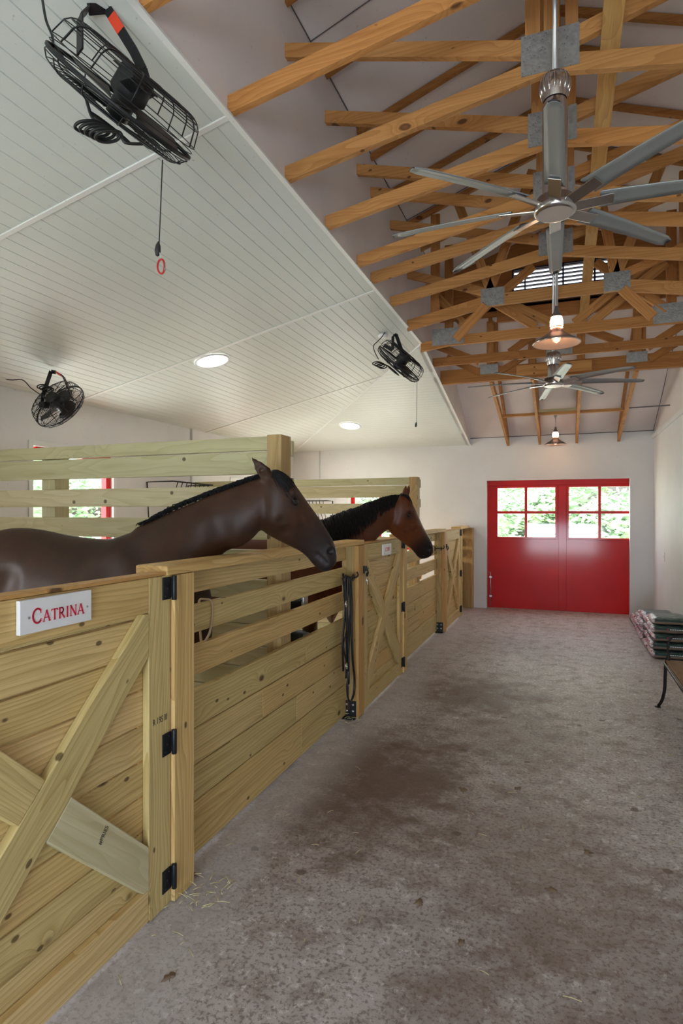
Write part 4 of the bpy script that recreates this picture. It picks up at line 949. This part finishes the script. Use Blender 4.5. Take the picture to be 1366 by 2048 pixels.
def bag(x0, x1, y, z, wy, h, seed, label):
    t = thing('feed_bag', label, 'feed bag', ((x0 + x1) / 2, y, z), 'feed bags stacked by the right wall'); del t['group']
    mb = MB(); nu, nv = 16, 24; vs = []; gs = []
    for i in range(nu + 1):
        u_ = i / nu; env = min(1, (min(u_, 1 - u_) * 7 + .12)) ** .55; x = x0 + (x1 - x0) * u_
        for j in range(nv):
            a = 2 * math.pi * j / nv; ca, sa = math.cos(a), math.sin(a)
            sx = math.copysign(abs(ca) ** .55, ca); sz = math.copysign(abs(sa) ** .75, sa)
            wob = 1 + .07 * mnoise.noise(V((u_ * 4 + seed, a * .8, seed)))
            yy = y + wy / 2 * sx * (.80 + .20 * env) * wob; zz = z + h / 2 + h / 2 * sz * env * wob
            if u_ < .08: zz += .012 * math.sin(a * 5 + seed)
            vs.append((x, yy, max(zz, z + .001))); gs.append((u_, sx * .5 + seed, sz))
    fs = [[i * nv + j, i * nv + (j + 1) % nv, (i + 1) * nv + (j + 1) % nv, (i + 1) * nv + j] for i in range(nu) for j in range(nv)]
    fs += [list(range(nv))[::-1], [nu * nv + j for j in range(nv)]]
    mb.add(vs, fs, gs, 0, 0, True); ob('sack', mb, M_bag, t)
    return t
cols = [(7.50, 5), (7.94, 4), (8.38, 4), (8.82, 3), (9.26, 2), (9.68, 1)]
names = ['nearest stack', 'second stack', 'third stack', 'fourth stack', 'fifth stack', 'farthest stack']; lay = ['bottom', 'second', 'third', 'fourth', 'topmost']
for ci, (y, n_) in enumerate(cols):
    for k in range(n_):
        h = .09; b = bag(.90 + rnd(-.02, .02) + (.02 if k == n_ - 1 else 0), XR - .012, y + rnd(-.012, .012), .002 + k * .0925, .425, h, ci * 7 + k * 1.7,
                'dark green and tan feed bag by the right wall, ' + names[ci] + ', ' + (lay[k] if k < n_ - 1 or n_ == 1 else 'top') + ' bag')
        if ci == 0 and k < 4:
            mb = MB(); yy = y - .2145 - .003; zz = .002 + k * .0925 + .056
            lathe(mb, (1.055, yy, zz), (0, -1, 0), [(.001, .003), (.008, .002), (.008, 0)], 10); ob('brand_dot', mb, M_redtxt, b)
            mb = MB(); 
            for q in range(9): box(mb, 1.075 + q * .022, 1.092 + q * .022, yy - .003, yy, zz - .004, zz + .004)
            ob('printed_line', mb, M_white, b)
# ------------------------------------------------------------ bench
t = thing('bench', 'wrought iron bench with a brown wooden seat, cut by the right edge', 'bench', (1.0, 4.7, 0))
y0, y1 = 3.95, 5.46
mb = MB()
for k in range(4): box(mb, .775 + k * .112, .775 + k * .112 + .108, y0 + .02, y1 - .005, .385, .405, 'y')
ob('seat', mb, M_brown, t, .003)
mb = MB(); tube(mb, [(.765, y0, .378), (.765, y1, .378), (1.235, y1, .378), (1.235, y0, .378)], .010, 8, closed=True); ob('seat_frame', mb, M_bronze, t)
for y in (y0, y1):
    s = 1 if y == y1 else -1
    mb = MB(); tube(mb, smooth_pts([(.775, y, .385), (.772, y + .004 * s, .26), (.768, y + .006 * s, .16), (.752, y + .02 * s, .07), (.73, y + .05 * s, .012)], 5), .0125, 8); lathe(mb, (.725, y + .052 * s, .0), (0, 0, 1), [(.001, .008), (.022, .006), (.024, 0)], 14); ob('leg', mb, M_bronze, t)
    mb = MB(); tube(mb, smooth_pts([(1.235, y, .385), (1.238, y, .22), (1.24, y + .004 * s, .01)], 5), .0125, 8); lathe(mb, (1.24, y, .0), (0, 0, 1), [(.001, .008), (.022, .006), (.024, 0)], 14); ob('leg', mb, M_bronze, t)
    mb = MB(); tube(mb, smooth_pts([(.785, y, .385), (.795, y, .44), (.79, y, .50), (.80, y, .56), (.84, y, .60), (.95, y, .605), (1.1, y, .60), (1.235, y, .60)], 5), [.016] * 6 + [.008] * 30, 8); ob('arm', mb, M_bronze, t)
mb = MB(); tube(mb, smooth_pts([(1.24, y0, .38), (1.245, y0, .8), (1.25, y0 + .1, .86), (1.25, y1 - .1, .86), (1.245, y1, .8), (1.24, y1, .38)], 6), .010, 8); ob('back_frame', mb, M_bronze, t)
for k in range(1, 8):
    yy = y0 + (y1 - y0) * k / 8; mb = MB(); tube(mb, [(1.24, yy, .38), (1.245, yy, .86)], .006, 6); ob('back_bar', mb, M_bronze, t)
# bits of hay and dung on the floor
random.seed(11)
mb = MB()
for cx, cy, n_, s_ in ((-1.44, 2.12, 46, .11), (-1.55, 4.28, 30, .10), (-1.45, 1.9, 8, .25), (-1.2, 2.6, 6, .3), (-.5, 3.0, 14, 1.0), (.2, 4.5, 10, 1.0)):
    for _ in range(n_):
        p = V((cx + rnd(-s_, s_), cy + rnd(-s_, s_), .003 + (rnd(0, .03) if s_ < .2 else 0))); a = rnd(0, 6.28); l = rnd(.02, .06); d = V((math.cos(a), math.sin(a), rnd(-.0, .25) if s_ < .2 else 0)) * l
        tube(mb, [p, p + d * .5 + V((0, 0, .003)), p + d], .0017, 4)
tag(ob('hay_wisps', mb, plain('dry_hay', (.62, .55, .30), .8)), 'loose wisps of dry hay scattered on the concrete by the fence posts', 'hay', kind='stuff')
for i, (px, py, s_) in enumerate(((340, 1955, 15), (925, 1580, 13), (1037, 1578, 11), (1175, 1705, 12), (1103, 1780, 14), (840, 1806, 13), (922, 1885, 12))):
    z_ = F * H / (py - 1026); p = U(px, py, z_); p.z = 0; r_ = s_ * z_ / F * .62
    mb = MB(); vs = []; n_ = 14
    for j in range(4):
        for k in range(n_):
            a = 2 * math.pi * k / n_; q = r_ * (1, .85, .5, .0)[j] * (1 + 1.1 * mnoise.noise(V((math.cos(a) * 1.7 + i * 3.3, math.sin(a) * 1.7, .4)))); vs.append((p.x + q * math.cos(a), p.y + q * math.sin(a) * 1.3, (.0005, .004, .006, .007)[j]))
    mb.add(vs, [[j * n_ + k, j * n_ + (k + 1) % n_, (j + 1) * n_ + (k + 1) % n_, (j + 1) * n_ + k] for j in range(3) for k in range(n_)], smooth=True)
    tag(ob('dung_crumb', mb, bpy.data.materials.get('dung') or plain('dung', (.21, .145, .09), .95)), 'small brown dung crumb on the concrete, ' + ['beside the nearest gate', 'left one of a pair', 'right one of a pair', 'towards the right side', 'in the lower middle', 'left of the lower middle', 'nearest the bottom edge'][i], 'dung')
# ------------------------------------------------------------ horses
class Loft:
    """rings: (top point, bottom point, half width, taper); S = side towards the camera"""
    def __init__(s, rings, side=None, sub=4):
        C = [(V(t) + V(b)) / 2 for t, b, w_, tp in rings]; Uu = [(V(t) - V(b)) / 2 for t, b, w_, tp in rings]
        n = len(C); S = []
        for i in range(n):
            ax = (C[min(i + 1, n - 1)] - C[max(i - 1, 0)]).normalized(); q = ax.cross(Uu[i].normalized()).normalized()
            if q.dot(CAM - C[i]) < 0: q = -q
            S.append(q)
        s.C = smooth_pts(C, sub); s.U = smooth_pts(Uu, sub); s.S = smooth_pts(S, sub)
        W = smooth_pts([V((r[2], r[3], 0)) for r in rings], sub); s.W = [w_.x for w_ in W]; s.T = [w_.y for w_ in W]; s.n = len(s.C); s.sub = sub
    def p(s, u, phi, k=1.0):
        """u in ring units, phi from top (0) to the near side (90 deg) to the bottom (180)"""
        x = max(0, min(s.n - 1.001, u * s.sub)); i = int(x); f = x - i
        L = lambda A: A[i] + (A[i + 1] - A[i]) * f
        c, uu, ss, w_, tp = L(s.C), L(s.U), L(s.S).normalized(), L(s.W), L(s.T)
        return c + uu * (math.cos(phi) * k) + ss * (w_ * math.sin(phi) * (1 + tp * math.cos(phi)) * k)
    def mesh(s, mb, m=28):
        vs = []
        for i in range(s.n):
            for k in range(m): vs.append(s.p(i / s.sub, 2 * math.pi * k / m))
        fs = [[i * m + k, i * m + (k + 1) % m, (i + 1) * m + (k + 1) % m, (i + 1) * m + k] for i in range(s.n - 1) for k in range(m)]
        fs += [list(range(m))[::-1], [(s.n - 1) * m + k for k in range(m)]]
        mb.add(vs, fs)
    def find(s, px, py, u0=0, u1=None):
        best = (1e9, 0, 0); u1 = u1 or (s.n - 1) / s.sub
        for i in range(90):
            for j in range(60):
                u = u0 + (u1 - u0) * i / 89; ph = math.pi * j / 59; q = s.p(u, ph); x, y, z = proj(q); d = (x - px) ** 2 + (y - py) ** 2
                if d < best[0] - .05: best = (d, u, ph)
        return best[1], best[2]
def limb(mb, pts, n=16):
    """pts: (x,y,z,rx,ry)"""
    P = smooth_pts([V(p[:3]) for p in pts], 4); RR = smooth_pts([V((p[3], p[4], 0)) for p in pts], 4); vs = []
    for i, p in enumerate(P):
        for k in range(n):
            a = 2 * math.pi * k / n; vs.append(p + V((RR[i].x * math.cos(a), RR[i].y * math.sin(a), 0)))
    fs = [[i * n + k, (i + 1) * n + k, (i + 1) * n + (k + 1) % n, i * n + (k + 1) % n] for i in range(len(P) - 1) for k in range(n)]
    fs += [list(range(n)), [(len(P) - 1) * n + k for k in range(n)][::-1]]
    mb.add(vs, fs)
def legs(mb, wx, wy, hx, hy, d, s=1.0):
    """fore legs at (wx,wy), hind at (hx,hy); d = forward unit"""
    d = V(d); l = V((-d.y, d.x, 0))
    for sd in (-1, 1):
        o = V((wx, wy, 0)) + l * .16 * sd
        def f(a, z, r, r2=None): q = o + d * a; return (q.x, q.y, z * s, r, r2 or r)
        limb(mb, [f(0, 1.05, .13, .09), f(.02, .85, .085, .075), f(.01, .68, .062, .058), f(.02, .50, .052, .05), f(.015, .44, .05), f(.005, .34, .035), f(0, .20, .034), f(.01, .14, .042), f(.04, .08, .036), f(.06, .035, .055), f(.06, .0, .062)])
        o = V((hx, hy, 0)) + l * .17 * sd
        limb(mb, [f(.05, 1.12, .20, .12), f(.08, .92, .15, .11), f(.06, .78, .10, .08), f(-.04, .66, .065, .055), f(-.12, .56, .052, .045), f(-.10, .48, .05, .04), f(-.08, .36, .036), f(-.06, .20, .036), f(-.05, .14, .043), f(-.02, .08, .037), f(0, .035, .055), f(0, .0, .062)])
def build_body(name, lofts, ears, legargs, voxel, root, mat, dents, dark, smask):
    mb = MB()
    for l in lofts: l.mesh(mb)
    for e in ears: e.mesh(mb, 16)
    legs(mb, *legargs)
    me = bpy.data.meshes.new('tmp'); me.from_pydata([tuple(v) for v in mb.v], [], mb.f)
    bm = bmesh.new(); bm.from_mesh(me); bmesh.ops.recalc_face_normals(bm, faces=bm.faces); bm.to_mesh(me); bm.free()
    o = bpy.data.objects.new('tmp', me); COL.objects.link(o)
    r = o.modifiers.new('r', 'REMESH'); r.mode = 'VOXEL'; r.voxel_size = voxel
    sm = o.modifiers.new('s', 'SMOOTH'); sm.iterations = 9; sm.factor = .5
    bpy.context.view_layer.update()
    me2 = bpy.data.meshes.new_from_object(o.evaluated_get(bpy.context.evaluated_depsgraph_get())); bpy.data.objects.remove(o)
    bm = bmesh.new(); bm.from_mesh(me2); vs_ = [v for v in bm.verts if smask(v.co)]
    for _ in range(30): bmesh.ops.smooth_vert(bm, verts=vs_, factor=.5, use_axis_x=True, use_axis_y=True, use_axis_z=True)
    bm.to_mesh(me2); bm.free()
    for c, rad, vec in dents:
        c = V(c); vec = V(vec)
        for v in me2.vertices:
            q = (v.co - c).length
            if q < rad: v.co += vec * (.5 + .5 * math.cos(math.pi * q / rad))
    off = WL[root.name]
    at = me2.attributes.new('dk', 'FLOAT', 'POINT'); at.data.foreach_set('value', [dark(v.co) for v in me2.vertices])
    for v in me2.vertices: v.co -= off
    me2.polygons.foreach_set('use_smooth', [True] * len(me2.polygons)); me2.materials.clear(); me2.materials.append(mat); me2.name = name
    b = bpy.data.objects.new(name, me2); COL.objects.link(b); b.parent = root; WL[b.name] = off
    return b
def hair(mb, paths, r):
    for pts in paths:
        n_ = len(pts); tube(mb, pts, [r * (1 - .8 * (i / (n_ - 1)) ** 2) for i in range(n_)], 4, cap=False, flat=.6)
def ss(x, a, b): t_ = max(0, min(1, (x - a) / (b - a))); return t_ * t_ * (3 - 2 * t_)
def ear_loft(base, tip, wid, zc, zt, thick=.013):
    bx, by = base; tx, ty = tip; rings = []; dx, dy = tx - bx, ty - by; L_ = math.hypot(dx, dy); nx, ny = -dy / L_, dx / L_
    if ny > 0: nx, ny = -nx, -ny
    for f, w_ in ((-.25, .75), (0, .95), (.25, 1.0), (.5, .85), (.75, .52), (.9, .28), (1.0, .10)):
        cx, cy, z = bx + dx * f, by + dy * f, zc + (zt - zc) * f
        rings.append((U(cx + nx * wid * w_, cy + ny * wid * w_, z), U(cx - nx * wid * w_, cy - ny * wid * w_, z), thick * (1.3 - .9 * max(0, f)), 0))
    return Loft(rings, sub=3)
# ---- near horse
def eye_set(root, hl, u, ph, r=.021, name='eye'):
    for s_ in (1, -1):
        P = hl.p(u, ph * s_); c, n_ = P, (P - hl.p(u, 0, 0)).normalized()
        e = MB(); lathe(e, c - n_ * (r * .80), n_, [(r * math.cos(a), r * math.sin(a)) for a in [i * math.pi / 16 for i in range(0, 8)]] + [(.0002, r)], 20)
        eo = ob(name, e, M_eye, root, label='glossy dark eye')
        # lids
        uax = (hl.p(u + .3, ph * s_) - hl.p(u - .3, ph * s_)).normalized(); vax = n_.cross(uax)
        m2 = MB(); tube(m2, [c - n_ * .004 + uax * (r * 1.0 * math.cos(a)) + vax * (r * .78 * math.sin(a)) for a in [i * math.pi / 10 for i in range(20)]], .0032, 6, closed=True)
        ob('eyelid', m2, plain('eyelid_skin', (.02, .013, .010), .5) if 'eyelid_skin' not in bpy.data.materials else bpy.data.materials['eyelid_skin'], eo)
zh = lambda px: 3.03 + (px - 540) * .0012
def q(T, B, w_, tp, za, zb=None): return (U(*T, za), U(*B, zb or za), w_, tp)
HR = [((536, 946), (512, 1000), .050, .1), ((549, 940), (514, 1030), .075, .25), ((563, 944), (520, 1054), .094, .28), ((577, 954), (532, 1068), .103, .25), ((591, 970), (548, 1077), .104, .2),
      ((605, 990), (566, 1086), .095, .15), ((620, 1011), (584, 1095), .078, .1), ((635, 1031), (601, 1104), .062, .05), ((650, 1053), (614, 1115), .054, 0), ((662, 1073), (623, 1126), .053, 0),
      ((671, 1092), (631, 1134), .058, 0), ((674, 1110), (640, 1141), .054, 0), ((673, 1127), (651, 1143), .034, 0)]
head1 = Loft([q(t_, b_, w_, tp, zh((t_[0] + b_[0]) / 2)) for t_, b_, w_, tp in HR])
NK = [((556, 946), (524, 1050), .066, 0, 3.03), ((522, 955), (512, 1070), .075, -.1, 3.03), ((485, 967), (485, 1092), .088, -.1, 3.04), ((443, 982), (447, 1106), .103, -.1, 3.06), ((400, 998), (416, 1150), .12, -.15, 3.06),
      ((350, 1018), (392, 1205), .15, -.2, 3.07), ((306, 1039), (380, 1260), .185, -.25, 3.09), ((268, 1053), (366, 1330), .22, -.3, 3.11)]
neck1 = Loft([q(t_, b_, w_, tp, z) for t_, b_, w_, tp, z in NK])
TB = [(-1.74, 1.28, .84, .13), (-1.80, 1.36, .76, .21), (-1.95, 1.45, .74, .26), (-2.10, 1.51, .72, .27), (-2.30, 1.462, .72, .285), (-2.60, 1.478, .74, .30), (-2.85, 1.512, .82, .29), (-3.05, 1.51, .88, .28), (-3.25, 1.44, .92, .24), (-3.42, 1.30, .98, .16), (-3.48, 1.22, 1.08, .07)]
yb_ = 2.58
tor1 = Loft([(V((x, yb_, zt)), V((x, yb_, zb)), w_, -.08) for x, zt, zb, w_ in TB])
r1 = thing('horse', 'dark brown horse in the near stall, its head hanging over the fence', 'horse', (-2.5, yb_, 0))
def mid(l, u, ph): return l.p(u, ph)
dents = []; mouth1 = []; nos1 = None
u_e, p_e = head1.find(591, 1001, 2, 7)
for s_ in (1, -1):
    P = head1.p(u_e, p_e * s_); n_ = (P - head1.p(u_e, 0, 0)).normalized(); ax = (head1.p(8, 1.5) - head1.p(5, 1.5)).normalized()
    dents += [(P, .034, -n_ * .012), (P - ax * .012 + UP * .03, .04, n_ * .012), (P + ax * .05, .04, -n_ * .004), (P - ax * .055 + UP * .035, .03, -n_ * .007)]
    un, pn = head1.find(663, 1103, 8, 12); P = head1.p(un, pn * s_); n2 = (P - head1.p(un, 0, 0)).normalized()
    dents += [(P, .026, -n2 * .030), (P + UP * .026 + ax * -.004, .024, n2 * .010), (P - ax * .028, .022, n2 * .006)]; nos1 = P if s_ == 1 else nos1
    for px, py in ((633, 1108), (637, 1111), (641, 1115), (645, 1119), (649, 1123), (653, 1127)):
        a_, b_ = head1.find(px, py, 8, 12); P = head1.p(a_, b_ * s_); n2 = (P - head1.p(a_, 0, 0)).normalized(); dents.append((P, .016, -n2 * .009)); mouth1 += [P] if s_ == 1 else []
    for px, py, rr, dd in ((600, 1034, .036, -.007), (606, 1046, .036, -.007), (613, 1058, .034, -.005), (594, 1042, .036, .004), (546, 1038, .09, .012), (614, 1036, .034, .004), (622, 1052, .034, .004), (574, 1062, .045, -.007), (563, 1040, .035, -.005), (545, 1062, .03, .006)):
        a_, b_ = head1.find(px, py, 1, 9); P = head1.p(a_, b_ * s_); n2 = (P - head1.p(a_, 0, 0)).normalized(); dents.append((P, rr, n2 * dd))
for px, py, rr, dd, lf in ((440, 1060, .10, -.008, neck1), (400, 1040, .09, .008, neck1)):
    a_, b_ = lf.find(px, py); P = lf.p(a_, b_); n2 = (P - lf.p(a_, 0, 0)).normalized(); dents.append((P, rr, n2 * dd))
for x, z, rr, dd in ((-2.12, 1.30, .16, -.012), (-2.0, 1.12, .14, .02), (-2.75, 1.22, .14, -.022), (-2.95, 1.38, .12, .012), (-2.35, 1.15, .2, .01)):
    dents.append((V((x, yb_ - .27, z)), rr, V((0, -dd * 1.5, 0)))); dents.append((V((x, yb_ + .27, z)), rr, V((0, dd * 1.5, 0))))
muz1 = U(655, 1112, 3.16)
def dark1(p): return max(.85 * (1 - ss((p - muz1).length, .06, .30)), ss(.62 - p.z, 0, .15), .55 * (1 - ss((p - eye1).length, .02, .07)), 1.0 * (1 - ss((p - nos1).length, .006, .016)), .9 * (1 - ss(min((p - m_).length for m_ in mouth1), .002, .009)))
eye1 = head1.p(u_e, p_e)
ea = ear_loft((532, 952), (502, 911), 13.5, 2.98, 2.97); eb = ear_loft((537, 949), (516, 920), 11, 3.13, 3.14)
earc = ea.p(3, math.pi / 2)
dents.append((ea.p(2.0, math.pi / 2), .030, (ea.p(2, 0, 0) - ea.p(2, math.pi / 2)).normalized() * .016)); dents.append((ea.p(3.2, math.pi / 2), .025, (ea.p(2, 0, 0) - ea.p(2, math.pi / 2)).normalized() * .008))
body1 = build_body('body', [head1, neck1, tor1], [ea, eb], (-2.02, yb_, -3.16, yb_, (1, 0, 0)), .0105, r1, M_coat1, dents, dark1, lambda p: p.z > .95 and (p - muz1).length > .72)
eye_set(r1, head1, u_e, p_e, .021)
random.seed(3)
mb = MB(); paths = []
for k in range(620):
    u = rnd(1.0, 6.6); l = rnd(.035, .06) * (1 - .45 * ss(u, 5.0, 6.6)) * (.8 if u > 1 else 1); ph0 = rnd(-.16, .22); b = neck1.p(u, ph0, .99)
    c = neck1.p(u, ph0, 0); up_ = (b - c).normalized(); back = (neck1.p(min(6.9, u + .3), ph0) - neck1.p(u, ph0)).normalized(); sd = neck1.p(u, 1.2) - neck1.p(u, 0)
    sd = sd.normalized() * rnd(.1, .5)
    paths.append([b, b + up_ * l * .5 + back * l * .25, b + up_ * l * .62 + back * l * .6 + sd * l * .4, b + up_ * l * .35 + back * l * .9 + sd * l * .8])
hair(mb, paths, .0045); ob('mane', mb, M_mane, r1, label='short clipped black mane')
mb = MB(); paths = []
for k in range(190):
    u = rnd(.3, 1.6); ph = rnd(-.7, .8); b = head1.p(u, ph, 1.0); pts = [b]
    L_ = rnd(1.4, 2.7)
    for i in range(1, 6): pts.append(head1.p(u + L_ * i / 5, ph * (1 + .5 * i / 5) + rnd(-.05, .05), 1.0 + .010 * math.sin(i / 5 * math.pi)))
    paths.append(pts)
hair(mb, paths, .0036); ob('forelock', mb, M_mane, r1)
mb = MB(); paths = []
for k in range(160):
    a = rnd(0, 6.28); rr = rnd(0, .035); b = V((-3.47, yb_ + rr * math.cos(a), 1.34 + rr * math.sin(a))); z1 = rnd(.35, .6)
    paths.append([b, b + V((-.07, rr, .0)), b + V((-.11 + rnd(-.02, .02), rr * 1.6 * math.cos(a), -.3)), V((-3.58 + rnd(-.05, .05), yb_ + rnd(-.07, .07), z1))])
hair(mb, paths, .007); ob('tail', mb, M_mane, r1)
# ---- far horse
HR = [((799, 990), (778, 1028), .048, .1), ((806, 988), (777, 1048), .068, .25), ((814, 992), (779, 1063), .088, .25), ((822, 1003), (787, 1072), .096, .2), ((830, 1019), (798, 1080), .093, .18),
      ((838, 1036), (810, 1089), .082, .1), ((846, 1053), (821, 1097), .066, .05), ((854, 1067), (829, 1106), .056, 0), ((861, 1079), (835, 1114), .051, 0), ((866, 1091), (843, 1118), .049, 0), ((866, 1103), (852, 1116), .036, 0), ((863, 1109), (857, 1114), .018, 0)]
zh2 = lambda px: 5.40 + (px - 808) * .003
head2 = Loft([q(t_, b_, w_, tp, zh2((t_[0] + b_[0]) / 2)) for t_, b_, w_, tp in HR])
NK = [((805, 992), (776, 1058), .062, 0, 5.38), ((780, 993), (762, 1068), .072, -.1, 5.34), ((748, 1003), (744, 1086), .088, -.1, 5.27), ((710, 1018), (729, 1112), .11, -.15, 5.19), ((674, 1032), (710, 1150), .135, -.2, 5.10), ((636, 1048), (688, 1200), .17, -.25, 5.04), ((600, 1058), (662, 1250), .21, -.3, 5.0)]
neck2 = Loft([q(t_, b_, w_, tp, z) for t_, b_, w_, tp, z in NK])
w0 = V((-2.05, 4.56, 0)); d2 = V((.93, .36, 0)).normalized(); ln = V((-d2.y, d2.x, 0))
TB = [(.33, 1.30, .90, .09), (.26, 1.38, .80, .17), (.12, 1.45, .74, .22), (0, 1.48, .72, .25), (-.2, 1.44, .72, .28), (-.5, 1.45, .74, .295), (-.75, 1.48, .82, .285), (-.95, 1.475, .88, .275), (-1.15, 1.40, .92, .23), (-1.3, 1.28, 1.0, .15), (-1.36, 1.2, 1.08, .07)]
tor2 = Loft([(w0 + d2 * a + UP * zt, w0 + d2 * a + UP * zb, w_, -.08) for a, zt, zb, w_ in TB])
r2 = thing('horse', 'reddish bay horse with a black mane, looking over the middle gate', 'horse', (w0.x - .4, w0.y - .15, 0))
dents = []
u_e, p_e = head2.find(820, 1029, 2, 7)
for s_ in (1, -1):
    P = head2.p(u_e, p_e * s_); n_ = (P - head2.p(u_e, 0, 0)).normalized(); ax = (head2.p(8, 1.5) - head2.p(5, 1.5)).normalized()
    dents += [(P, .034, -n_ * .012), (P - ax * .012 + UP * .03, .04, n_ * .012), (P + ax * .05, .04, -n_ * .004)]
    un, pn = head2.find(860, 1098, 7, 11); P = head2.p(un, pn * s_); n2 = (P - head2.p(un, 0, 0)).normalized()
    dents += [(P, .026, -n2 * .028), (P + UP * .024, .022, n2 * .008)]
    for px, py in ((842, 1104), (845, 1107), (849, 1110), (853, 1112)):
        a_, b_ = head2.find(px, py, 7, 11); P = head2.p(a_, b_ * s_); n2 = (P - head2.p(a_, 0, 0)).normalized(); dents.append((P, .016, -n2 * .010))
    for px, py, rr, dd in ((827, 1050, .032, -.009), (831, 1060, .03, -.009), (795, 1048, .06, .012), (837, 1052, .03, .006), (806, 1066, .04, -.006), (824, 1058, .03, .005)):
        a_, b_ = head2.find(px, py, 1, 9); P = head2.p(a_, b_ * s_); n2 = (P - head2.p(a_, 0, 0)).normalized(); dents.append((P, rr, n2 * dd))
muz2 = U(855, 1102, 5.5); eye2 = head2.p(u_e, p_e)
def dark2(p):
    cr = 0
    if p.x > -2.2 and p.z > 1.3:
        x, y, z = proj(p)
    return max(.95 * (1 - ss((p - muz2).length, .07, .24)), ss(.75 - p.z, 0, .15), .6 * (1 - ss((p - eye2).length, .02, .07)))
ea = ear_loft((809, 991), (812, 968), 6.3, 5.34, 5.34, .016); eb = ear_loft((814, 990), (819, 967), 5.5, 5.50, 5.50, .016)
body2 = build_body('body', [head2, neck2, tor2], [ea, eb], ((w0 + d2 * .05).x, (w0 + d2 * .05).y, (w0 - d2 * 1.03).x, (w0 - d2 * 1.03).y, tuple(d2)), .012, r2, M_coat2, dents, dark2, lambda p: p.z > .95 and (p - muz2).length > .75)
eye_set(r2, head2, u_e, p_e, .022)
mb = MB(); paths = []
for k in range(1500):
    u = rnd(.1, 5.8); sp = rnd(.55, 1.18) * (1 + .25 * ss(u, 1.2, 3)); ph0 = rnd(-.10, .15); dr = rnd(.0, .4); pts = []; kk = rnd(1.0, 1.12)
    for i in range(8):
        f = i / 7; pts.append(neck2.p(u + dr * f + .06 * math.sin(k * 1.7 + f * 3), ph0 + sp * f, .99 + (kk - .97) * math.sin(min(1, f * 1.5 + .12) * math.pi * .5)))
    paths.append(pts)
hair(mb, paths, .0062)
for k in range(110):
    u = rnd(.2, 1.2); ph = rnd(-.5, .5); pts = [head2.p(u, ph)]
    L_ = rnd(1.0, 2.2); paths2 = [head2.p(u + L_ * i / 5, ph * (1 + .3 * i / 5), 1.02 + .05 * math.sin(i / 5 * math.pi)) for i in range(6)]
    hair(mb, [paths2], .0052)
ob('mane', mb, M_mane, r2, label='long black mane falling over the neck')
mb = MB(); paths = []
tb = w0 - d2 * 1.35
for k in range(140):
    a = rnd(0, 6.28); rr = rnd(0, .035); b = tb + V((0, rr * math.cos(a), 1.30 + rr * math.sin(a)))
    paths.append([b, b - d2 * .07, b - d2 * .11 + V((0, 0, -.3)), tb - d2 * .12 + V((rnd(-.05, .05), rnd(-.07, .07), rnd(.35, .6)))])
hair(mb, paths, .007); ob('tail', mb, M_mane, r2)
